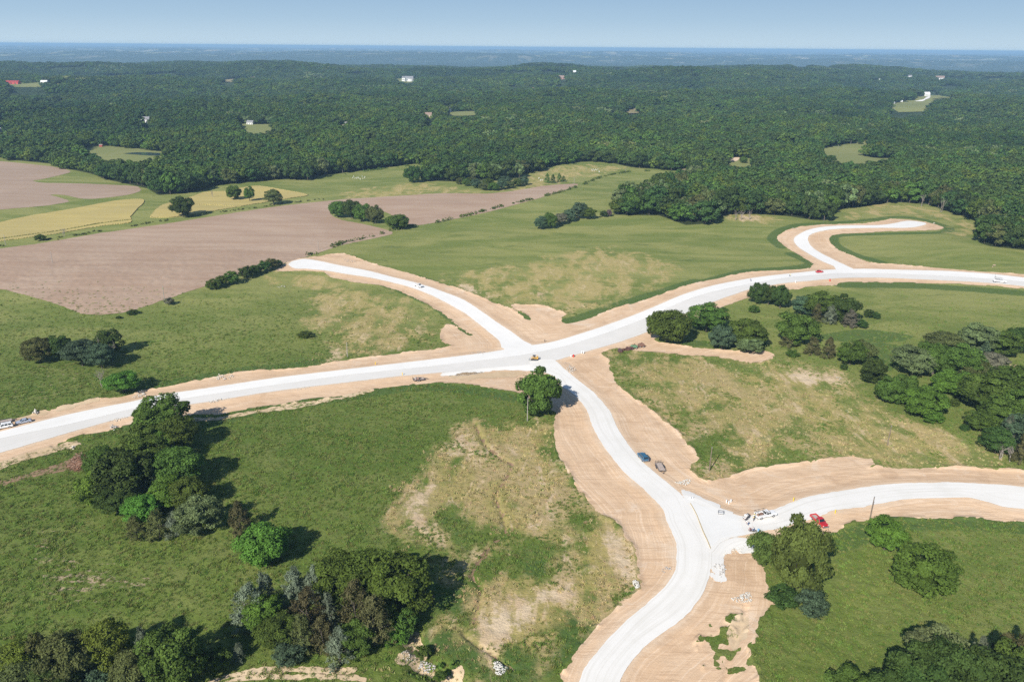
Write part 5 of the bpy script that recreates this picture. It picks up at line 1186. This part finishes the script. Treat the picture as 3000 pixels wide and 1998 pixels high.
pipe('left white post beside the crossroads', 1704, 1038, 1.1, .18, WHITE, name='post', cat='post'); pipe('right white post beside the crossroads', 1709, 1039, 1.2, .18, WHITE, name='post', cat='post')
pipe('small red marker by the verge under the red car', 2431, 825, 1.0, .3, REDP, name='valve_marker', cat='valve'); pipe('white post beside the road above the dark trees', 2330, 831, 1.3, .2, WHITE, name='post', cat='post')
for x, y, l in ((1100,1069,'yellow marker on the far verge of the main road'), (1179,1102,'yellow marker on the near verge above the loaded trailer'), (2324,1471,'yellow marker on the earth above the side road'), (2446,1507,'yellow marker at the near edge of the side road'), (1596,1003,'dark grate marker at the far verge by the crossroads')):
    pipe(l, x, y, 1.0, .14, YEL if 'yellow' in l else DARKM, name='marker_stake', cat='marker')
pipe('red fuel can on the earth left of the junction tree', 2210, 1583, .5, .26, REDP, name='fuel_can', cat='can'); pipe('white bucket next to the red fuel can', 2215, 1580, .45, .2, WHITE, name='bucket', cat='bucket', rim=False)
pipe('blue water jug on the slab end', 2221, 1560, .6, .24, BLUP, name='water_jug', cat='jug')
simple('tool_tray', 'dark tool tray lying at the end of the slab', 'tool', 2209, 1563, [('tray', [((0, 0, .25), (1.3, .4, .2))], DARKM, .05), ('handle', [((-.9, .15, .3), (.7, .05, .05)), ((-.9, -.15, .3), (.7, .05, .05))], WOODP, 0)], .3, .3)  # dark tool lying flat, a tray with two handles
simple('frame_rack', 'empty dark steel frame standing on the slab edge', 'frame', 2111, 1510, [('frame', [((0, s * .45, z), (1.4, .06, .06)) for s in (-1, 1) for z in (.1, .7)] + [((q * .7, s * .45, .4), (.06, .06, .7)) for q in (-1, 1) for s in (-1, 1)] + [((q * .7, 0, .7), (.06, .9, .06)) for q in (-1, 1)], DARKM, 0), ('lid', [((0, 0, .36), (1.3, .8, .04))], WHITE, 0)], .3, -.2)
# form board between road and slab
fb = poly_w([(2022,1480),(2040,1513),(2059,1562),(2072,1590),(2081,1612)], 5, False)
vs = []; fs = []
for i, (x, y) in enumerate(fb):
    z = zroad((x, y)) + .2; vs += [(x - .05, y, z), (x + .05, y, z), (x + .05, y, z + .22), (x - .05, y, z + .22)]
    if i: b = 4 * i; fs += [(b - 4 + j, b - 4 + (j + 1) % 4, b + (j + 1) % 4, b + j) for j in range(4)]
o = link(bpy.data.objects.new('form_board', npmesh('form_board', vs, fs, plain('form_plywood', (.55, .42, .20), .8)))); tag(o, 'long thin form board edging the fresh slab', 'board')

# ------------------------------------------------------------------ people
SKIN = plain('skin', (.45, .27, .19), .6); HIV = plain('hi_vis_vest', (.75, .72, .12), .7); SHW = plain('white_shirt', (.74, .72, .70), .8); JEAN = plain('blue_jeans', (.09, .14, .26), .9); DKT = plain('dark_trousers', (.05, .05, .07), .9)
HAT = plain('hard_hat', (.85, .85, .82), .4); MAR = plain('maroon_shirt', (.22, .06, .07), .9)
def skin_obj(name, joints, edges, mat, parent):
    me = bpy.data.meshes.new(name); me.from_pydata([j[0] for j in joints], edges, []); me.materials.append(mat)
    o = link(bpy.data.objects.new(name, me), parent)
    md = o.modifiers.new('skin', 'SKIN'); md.use_smooth_shade = True
    me.skin_vertices.new() if not me.skin_vertices else None
    for i, j in enumerate(joints): me.skin_vertices[0].data[i].radius = (j[1], j[1] * .85)
    me.skin_vertices[0].data[0].use_root = True
    sb = o.modifiers.new('sub', 'SUBSURF'); sb.levels = 1; sb.render_levels = 1; return o
POSES = {  # x forward, z up; pelvis, chest, neck, head, shoulders/elbows/hands, knees/feet
 'stand': dict(p=(0,0,.95), c=(.02,0,1.30), n=(.03,0,1.50), h=(.05,0,1.66), e=(.04,.30,1.12), w=(.26,.26,.98), k=(.03,.12,.50), f=(-.02,.13,.06)),
 'walk': dict(p=(0,0,.93), c=(.05,0,1.28), n=(.08,0,1.48), h=(.12,0,1.63), e=(.12,.30,1.12), w=(.34,.24,1.02), k=(.12,.12,.50), f=(.05,.13,.06)),
 'bend': dict(p=(-.15,0,.88), c=(.20,0,1.08), n=(.36,0,1.14), h=(.50,0,1.18), e=(.34,.26,.80), w=(.50,.18,.55), k=(0,.14,.48), f=(-.10,.15,.06)),
 'kneel': dict(p=(-.15,0,.48), c=(.10,0,.80), n=(.20,0,.98), h=(.30,0,1.12), e=(.32,.26,.62), w=(.50,.20,.35), k=(.22,.14,.12), f=(-.25,.15,.06)),
}
def person(px, py, az, pose, label, shirt, legs, hat=True, lift=.3):
    P = POSES[pose]; p0 = G(px, py); root = empty('person', (p0[0], p0[1], 0), az); tag(root, label, 'person'); setz(root, lift)
    p, c, n, h, e, w, k, f = (np.array(P[q], float) for q in ('p', 'c', 'n', 'h', 'e', 'w', 'k', 'f'))
    J = [(p, .15), (c, .17), (n, .065), (h, .105), (h + [.02, 0, .09], .085)]; E = [(0, 1), (1, 2), (2, 3), (3, 4)]
    for s in (-1, 1):
        m = np.array([1, s, 1]); b = len(J); sh = c + [0, .19 * s, .12]
        J += [(sh, .075), (e * m, .052), (w * m, .042), (w * m + (w * m - e * m) * .3, .045)]; E += [(1, b), (b, b + 1), (b + 1, b + 2), (b + 2, b + 3)]
        b = len(J); J += [(p + [0, .10 * s, -.06], .11), (k * m, .075), (f * m, .05), (f * m + [.17, 0, -.01], .045)]; E += [(0, b), (b, b + 1), (b + 1, b + 2), (b + 2, b + 3)]
    J = [(tuple(map(float, a)), r) for a, r in J]; skin_obj('body', J, E, SKIN, root)
    J = [(p + (c - p) * .15, .165), (c, .19), (c + (n - c) * .6, .10)]; E = [(0, 1), (1, 2)]
    for s in (-1, 1):
        m = np.array([1, s, 1]); b = len(J); sh = c + [0, .19 * s, .12]; J += [(sh, .09), (e * m * .9 + sh * .1, .07)]; E += [(1, b), (b, b + 1)]
    skin_obj('shirt', [(tuple(map(float, a)), r) for a, r in J], E, shirt, root)
    J = [(p + [0, 0, .03], .165)]; E = []
    for s in (-1, 1):
        m = np.array([1, s, 1]); b = len(J); J += [(p + [0, .10 * s, -.06], .125), (k * m, .092), (f * m + [0, 0, .05], .07)]; E += [(0, b), (b, b + 1), (b + 1, b + 2)]
    skin_obj('trousers', [(tuple(map(float, a)), r) for a, r in J], E, legs, root)
    if hat:
        bm = bmesh.new(); bmesh.ops.create_uvsphere(bm, u_segments=10, v_segments=6, radius=.15); bmesh.ops.scale(bm, vec=(1.1, 1, .75), verts=bm.verts[:]); bmesh.ops.translate(bm, vec=Vector(h) + Vector((.02, 0, .12)), verts=bm.verts[:]); cyl(bm, tuple(Vector(h) + Vector((.04, 0, .09))), .19, .02, 'Z', 12)
        bmesh_obj('hard_hat', bm, HAT, root)
    return root
person(2207,1532,2.6,'stand','worker in a yellow vest standing behind the work truck',HIV,DKT)
person(2209,1524,3.0,'stand','worker in a yellow vest leaning at the tail of the work truck',HIV,JEAN)
person(2190,1544,3.3,'bend','worker in white shirt and blue jeans bending over the fresh slab',SHW,JEAN)
person(2183,1533,2.8,'bend','worker in white shirt bending beside the mixer',SHW,DKT)
person(2197,1562,2.9,'kneel','worker in a maroon shirt kneeling at the slab end, left',MAR,DKT,False)
person(2206,1559,3.1,'kneel','worker in jeans kneeling at the slab end, right',SHW,JEAN,False)
person(2199,827,3.1,'bend','worker in blue bending on the main road above the dark trees',JEAN,JEAN,False,.25)
person(2313,813,.2,'bend','worker with yellow vest bending on the main road nearer the red car',HIV,JEAN,False,.25)

# ------------------------------------------------------------------ poles, stones, brush
def pole(px, py, topy, label, leanx=0.0, mat=None, group=None):
    p = G(px, py); D = math.hypot(p[0], p[1]); 
    d = fwd + rt * (px - 1500) / FPX + up * (999 - topy) / FPX; hz = math.hypot(d[0], d[1]); zt = CAM_H + d[2] / hz * D
    h = max(4, zt - p[2]); root = empty('utility_pole', V(p)); tag(root, label, 'pole', group)
    v, f = tubes([([(0, 0, -.5), (0, 0, h * .5), (leanx, 0, h)], [.17, .15, .11])], 8); link(bpy.data.objects.new('shaft', npmesh('shaft', v, f, mat or plain('weathered_pole', (.20, .155, .12), .9), smooth=True)), root)
    boxes('pole_cap', [((leanx, 0, h), (.24, .24, .12))], GALV, root); boxes('insulator', [((leanx, .16, h - .5), (.1, .2, .2))], GALV, root)
    return root
PG = plain('grey_pole', (.34, .31, .28), .9)
for x, y, t, l, m in ((1545,1234,1165,'pale grey pole in front of the large roadside tree',PG),(483,888,838,'grey pole at the lower edge of the ploughed field',PG),(1018,1046,1004,'grey pole on the verge above the main road',PG),
    (154,771,738,'faint pole standing within the ploughed field',PG),(933,733,705,'grey pole on the far corner of the ploughed field',PG),(17,719,688,'pole at the left edge beside the wheat',PG),(1682,540,520,'short pole at the far tip of the ploughed field',PG),
    (1833,506,489,'white pole by the fence line near the wood',PG),(2078,1379,1310,'dark pole on the dry field near the lower road',None),(2600,1305,1245,'dark pole in the middle right of the dry field',None),(2548,1524,1452,'dark pole beside the right side road',None),
    (2183,465,453,'pale pole by the pink patch in the wood',PG),(2455,436,424,'pole on the upper edge of the enclosed meadow',PG),(2492,424,411,'right pole on the upper edge of the enclosed meadow',PG),(2408,474,457,'pole at the lower left corner of the enclosed meadow',PG),(1265,343,329,'pole beside the tan roofed house',PG)):
    pole(x, y, t, l, .1, m)
STONE = plain('limestone', (.56, .52, .46), .95, var=.2); STONEW = plain('white_stone', (.58, .56, .51), .95, var=.2); STONEG = plain('grey_stone', (.42, .40, .38), .95, var=.25)
def rocks(pxs, n, smin, smax, label, mat=STONE, name='rock_pile', heap=.5, seed=1):
    w = poly_w(pxs, 2); r = random.Random(seed + n); lo = w.min(0); hi = w.max(0); c = w.mean(0); vs, fs = [], []; b = 0; tries = 0; k = 0
    rg2 = np.random.default_rng(seed + n); ext = np.linalg.norm(hi - lo) / 2
    while k < n and tries < n * 12:
        tries += 1; x = r.uniform(lo[0], hi[0]); y = r.uniform(lo[1], hi[1])
        if not inside(np.array([[x, y]]), w)[0]: continue
        s = r.uniform(smin, smax) * .55; d = math.hypot(x - c[0], y - c[1]) / ext
        v, f = ball((x, y, zroad((x, y)) + .06 + s * .3 + heap * .8 * max(0, 1 - d)), (s * r.uniform(.7, 1.2), s * r.uniform(.6, 1), s * r.uniform(.4, .8)), rg2, 6, 4, .28); vs.append(v); fs.append(f + b); b += len(v); k += 1
    if not vs: return
    q = np.concatenate(vs); cc = np.array([c[0], c[1], zroad(c)]); o = link(bpy.data.objects.new(name, npmesh(name, q - cc, np.concatenate(fs), mat))); o.location = cc; tag(o, label, 'rocks'); return o
rocks([(633,1115),(640,1098),(665,1104),(683,1098),(680,1110),(655,1114)], 70, .15, .5, 'white rubble heap on the far verge of the main road, left', STONEW)
rocks([(97,1216),(99,1204),(110,1204),(113,1214)], 14, .4, .9, 'big pale boulders beside the silver sedan', STONE, heap=.8)
rocks([(208,1318),(212,1308),(222,1309),(222,1317)], 12, .3, .7, 'white boulders beside the brush pile')
rocks([(324,1258),(328,1246),(340,1248),(342,1260),(333,1264)], 26, .2, .6, 'grey rubble heap left of the tall roadside tree', STONEG)
rocks([(385,1166),(400,1158),(418,1145),(422,1155),(432,1164),(410,1168)], 50, .15, .5, 'white rubble heap above the road near the tall roadside tree', STONEW)
rocks([(313,1240),(335,1230),(372,1223),(374,1228),(340,1238)], 45, .12, .4, 'broken stones along the near road edge, left', STONE, heap=.1)
rocks([(608,1180),(630,1174),(665,1168),(668,1172),(640,1179),(615,1184)], 60, .12, .45, 'broken stones along the near road edge, left of centre', STONE, heap=.15)
rocks([(860,1144),(885,1138),(905,1136),(915,1137),(900,1142),(870,1146)], 50, .1, .35, 'broken stones along the near road edge, centre', STONE, heap=.1)
rocks([(1373,1036),(1395,1030),(1425,1031),(1440,1035),(1420,1040),(1385,1040)], 60, .12, .4, 'grey rubble strip on the far verge by the crossroads', STONEG, heap=.15)
rocks([(1655,1085),(1668,1074),(1685,1076),(1688,1088),(1672,1096)], 60, .15, .55, 'grey white rubble heap beside the lower road top', STONE, heap=.5)
rocks([(1648,1062),(1665,1064),(1685,1074),(1665,1078),(1652,1072)], 50, .08, .25, 'pebbles above the rubble heap by the lower road', STONEG, heap=.1)
rocks([(1978,1416),(1995,1412),(2015,1404),(2024,1408),(2018,1420),(2005,1424),(1985,1420)], 110, .12, .45, 'white stone windrow below the flat trailer', STONEW, heap=.4)
rocks([(1852,1706),(1862,1702),(1870,1712),(1873,1726),(1862,1728),(1855,1716)], 60, .15, .5, 'white stone heap at the foot of the dry slope', STONEW, heap=.7)
rocks([(1932,1678),(1950,1664),(1965,1665),(1968,1674),(1950,1678),(1940,1690)], 40, .1, .35, 'grey stones beside the road bend', STONEG, heap=.2)
rocks([(2140,1755),(2160,1752),(2185,1738),(2196,1736),(2204,1766),(2185,1770),(2160,1768)], 150, .12, .4, 'white gravel heap right of the lower road', STONEW, heap=.6)
rocks([(2086,1660),(2105,1652),(2122,1656),(2124,1675),(2112,1695),(2105,1690),(2108,1670),(2088,1668)], 90, .1, .4, 'scattered rubble below the junction apron', STONEG, heap=.2)
rocks([(2092,1612),(2120,1618),(2150,1606),(2190,1600),(2210,1610),(2205,1618),(2165,1620),(2120,1628)], 60, .1, .4, 'broken white slabs below the junction apron', STONEW, heap=.1)
rocks([(1446,1942),(1455,1938),(1490,1950),(1484,1962),(1470,1978),(1452,1975)], 130, .2, .5, 'white riprap at the mouth of the gully', STONEW, heap=.2)
rocks([(1230,1915),(1250,1930),(1275,1940),(1278,1950),(1250,1950),(1225,1945)], 60, .2, .6, 'dark creek boulders under scrub', STONEG, heap=.1)
rocks([(1290,1975),(1320,1985),(1345,1995),(1335,2005),(1300,1990)], 50, .15, .5, 'creek boulders at the bottom edge', STONEG, heap=.1)
rocks([(1175,1908),(1200,1898),(1220,1912),(1210,1928),(1180,1930)], 50, .1, .3, 'small stones on the pale creek bank', STONE, heap=.1)
rocks([(1008,763),(1018,761),(1042,766),(1040,771),(1015,769)], 30, .2, .5, 'broken slabs at the head of the upper left side road', STONEG, heap=.3)
rocks([(810,841),(830,838),(846,842),(820,845)], 25, .15, .4, 'pale stones at the tip of the dry patch', STONE, heap=.1)
rocks([(2318,668),(2330,669),(2350,672),(2330,672)], 20, .2, .5, 'grey stones at the outside of the far road curve', STONEG, heap=.1)
rocks([(2730,655),(2738,653),(2740,657),(2732,658)], 8, .3, .8, 'pale boulder at the turning head', STONE)
rocks([(2904,782),(2914,777),(2917,782),(2910,785)], 5, .5, 1.1, 'lone brown boulders on the far right meadow', plain('brown_stone', (.40, .30, .22), .9))
rocks([(2474,1203),(2486,1203),(2486,1208),(2476,1208)], 8, .1, .3, 'white stones in the dry field, centre', STONEW); rocks([(2056,1204),(2066,1204),(2066,1208),(2058,1208)], 8, .1, .3, 'white stones in the dry field, upper left', STONEW)
rocks([(2450,1107),(2465,1106),(2464,1118),(2448,1116)], 16, .1, .35, 'white stones at the top edge of the dry field', STONEW)
rocks([(1480,1100),(1500,1090),(1520,1092),(1515,1105),(1480,1106)], 40, .06, .2, 'pebbles on the earth left of the large roadside tree', STONEG, heap=0)
def brush(px, py, W, H, label):
    r = random.Random(9); p = G(px, py); root = empty('brush_pile', V(p)); tag(root, label, 'brush pile'); cs = [plain('brush_brown', (.20, .11, .07), .9), plain('brush_red', (.28, .14, .09), .9), plain('brush_pale', (.36, .25, .19), .9)]
    for m in range(3):
        sp = []
        for i in range(190):
            a = r.uniform(0, 6.28); q = r.random() ** .5; x, y = math.cos(a) * q * W / 2, math.sin(a) * q * W / 2; z = H * (1 - q * q) * r.uniform(.3, 1.05); L = r.uniform(.6, 2.2); d = np.array([r.gauss(0, 1), r.gauss(0, 1), r.gauss(.2, .45)]); d /= np.linalg.norm(d); c = np.array([x, y, z])
            w0 = r.uniform(.03, .09); sp.append(([c - d * L / 2, c + d * L * .1 + [0, 0, .1], c + d * L / 2], [w0, w0 * .8, w0 * .4]))
        v, f = tubes(sp, 4); v[:, 2] = np.maximum(v[:, 2], 0.02); link(bpy.data.objects.new('branches', npmesh('branches', v, f, cs[m])), root)
    bm = bmesh.new(); bmesh.ops.create_icosphere(bm, subdivisions=2, radius=1)
    for v in bm.verts: v.co = Vector((v.co.x * W * .42, v.co.y * W * .42, max(-.1, v.co.z) * H * .7)) * r.uniform(.85, 1.1)
    bmesh_obj('core', bm, cs[0], root)
brush(240, 1362, 8.0, 3.8, 'reddish brown brush pile below the road at the left')
# culvert end
cv = place('culvert', 'concrete culvert mouth in the small bank beside the tall roadside tree', 'culvert', (372,1287), (388,1286)); bm = bmesh.new(); cyl(bm, (0, 0, .4), .55, 2.0, 'Y', 16); bmesh_obj('pipe', bm, CONC, cv); boxes('headwall', [((0, 1.05, .45), (1.9, .2, .9))], CONC, cv, .03); setz(cv, 0)
# white tree guards on the far meadow
for j, (cx, cy, n, dx, l) in enumerate(((1052,523,12,36,'left'), (1583,527,5,12,'centre'), (1745,502,9,24,'right'))):
    for i in range(n):
        x = cx - dx / 2 + dx * i / (n - 1) + rnd.uniform(-1, 1); y = cy + rnd.uniform(-4, 4); p = G(x, y)
        bm = bmesh.new(); cyl(bm, (0, 0, .7), .16, 1.4, 'Z', 8); o = bmesh_obj('tree_guard', bm, WHITE); o.location = V(p); tag(o, 'white tree guard tube in the %s planting on the upper meadow' % l, 'tree guard', 'white tree guards, %s planting' % l)
# fence posts along the fence line
fw = poly_w([(905,748),(1110,690),(1240,662),(1400,624),(1560,585),(1700,545),(1830,506)], 8, False)
for i in range(0, len(fw), 1):
    bm = bmesh.new(); cyl(bm, (0, 0, .6), .08, 1.3, 'Z', 6); o = bmesh_obj('fence_post', bm, PG); o.location = (fw[i][0], fw[i][1], float(hgt(*fw[i]))); tag(o, 'wooden fence post in the scrubby fence line between field and meadow', 'fence post', 'fence line posts')

# ------------------------------------------------------------------ far houses
def house(px, py, wpx, label, wall, roof, dpt=.7, hh=3.2, yaw=0.0, wing=False, cat='house', name='house', rh=.45, nwin=3):
    p = G(px, py); dep = depth_of(p); W = wpx / FPX * dep; D = W * dpt; root = empty(name, V(p) - Vector((0, 0, .6)), yaw); tag(root, label, cat)
    mw_ = plain('wall_' + wall, dict(white=(.78, .78, .76), tan=(.52, .42, .34), grey=(.55, .56, .57), brick=(.42, .24, .20), red=(.50, .07, .06))[wall], .8); mr_ = plain('roof_' + roof, dict(grey=(.24, .24, .25), white=(.75, .76, .78), red=(.36, .05, .05), brown=(.28, .20, .16), dark=(.10, .10, .11))[roof], .7)
    hh = hh * max(1, W / 22) ** .5
    def block(cx, cy, w, d, h, dirx=True):
        boxes('wall', [((cx, cy, h / 2), (w, d, h))], mw_, root)
        r_ = d * rh; bm = bmesh.new(); e = .5
        A = [(-w / 2 - e, -d / 2 - e, h), (w / 2 + e, -d / 2 - e, h), (w / 2 + e, d / 2 + e, h), (-w / 2 - e, d / 2 + e, h), (-w / 2 - e, 0, h + r_), (w / 2 + e, 0, h + r_)]
        if not dirx: r_ = w * rh; A = A[:4] + [(0, -d / 2 - e, h + r_), (0, d / 2 + e, h + r_)]
        v = [bm.verts.new((a[0] + cx, a[1] + cy, a[2] + .02)) for a in A]
        for f in (((0, 1, 5, 4), (2, 3, 4, 5), (0, 4, 3), (1, 2, 5), (3, 2, 1, 0)) if dirx else ((0, 4, 5, 3), (1, 2, 5, 4), (0, 1, 4), (2, 3, 5), (3, 2, 1, 0))): bm.faces.new([v[i] for i in f])
        bmesh_obj('roof', bm, mr_, root)
        for i in range(nwin):
            x = cx - w / 2 + w * (i + .7) / (nwin + .4); boxes('window', [((x, cy - d / 2 - .04, h * .55), (w / nwin * .34, .08, h * .35))], GLASS, root)
        boxes('door', [((cx + w * .30, cy - d / 2 - .05, h * .36), (w * .06, .1, h * .7))], plain('door_dark', (.12, .09, .08), .6), root)
    block(0, 0, W, D, hh)
    if wing: block(-W * .34, -D * .55, W * .30, D * .7, hh * 1.3, False); block(W * .30, -D * .5, W * .22, D * .5, hh, False)
    return root
house(427, 360, 24, 'white gabled farmhouse among the trees, left of centre', 'white', 'grey', .7, 5.5, .1, True); house(382, 357, 7, 'tiny white shed left of the gabled farmhouse', 'white', 'white', .8, 3)
house(10, 389, 20, 'white house cut by the left edge', 'white', 'grey', .7, 4.5, .2); house(75, 393, 12, 'small white house near the left edge', 'white', 'grey', .8, 5)
house(734, 366, 18, 'small grey roofed house with a mown lawn', 'white', 'grey', .7, 4, -.1); house(1005, 371, 28, 'long grey roofed bungalow in the wood', 'tan', 'grey', .5, 4, .0)
house(1255, 343, 19, 'tan roofed house in the wood, centre', 'tan', 'brown', .7, 4.5, .1); house(1311, 330, 18, 'white two storey house in the wood, centre', 'white', 'grey', .8, 7, -.4, True)
house(1195, 239, 32, 'large distant white mansion with several gables', 'white', 'grey', .5, 7, .0, True); house(1645, 233, 19, 'distant brick house on the hill', 'brick', 'brown', .6, 7, .0); house(1683, 218, 8, 'distant white house with a tall front', 'white', 'white', .8, 10)
house(38, 248, 40, 'long red roofed building at the far left', 'red', 'red', .4, 5, .0, name='barn', cat='barn', rh=.25); house(131, 247, 18, 'distant white building right of the red roofed one', 'white', 'white', .5, 6)
house(2714, 283, 15, 'white barn at the top of the distant sloping meadow', 'white', 'white', .7, 7, .1, name='barn', cat='barn'); house(2752, 235, 25, 'distant long white house on the right hand hill', 'white', 'brown', .5, 7)
house(2617, 306, 6, 'tiny white shed at the lower left of the sloping meadow', 'white', 'white', .8, 4); house(2640, 301, 6, 'second tiny white shed by the sloping meadow', 'white', 'white', .8, 4)
house(2665, 229, 9, 'far white house left of the long one on the right hill', 'white', 'grey', .8, 7); house(2577, 239, 5, 'tiny far white house in the wood at the right', 'white', 'white', .8, 7); house(297, 432, 8, 'small orange red shed by the pond lawn', 'red', 'brown', .8, 3, name='shed', cat='shed')

# ------------------------------------------------------------------ air
bm = bmesh.new(); box(bm, (0, 33000, 17), (112000, 72000, 220))
hz = NT('haze_air'); hz.t.nodes.remove(hz.b); pv = hz.n('ShaderNodeVolumePrincipled'); pv.inputs['Color'].default_value = (.43, .69, 1.0, 1); pv.inputs['Density'].default_value = 8.8e-5; pv.inputs['Anisotropy'].default_value = 0.0
hz.l(pv.outputs[0], hz.out.inputs['Volume'])
haze = bmesh_obj('haze', bm, hz.m); tag(haze, kind='stuff')
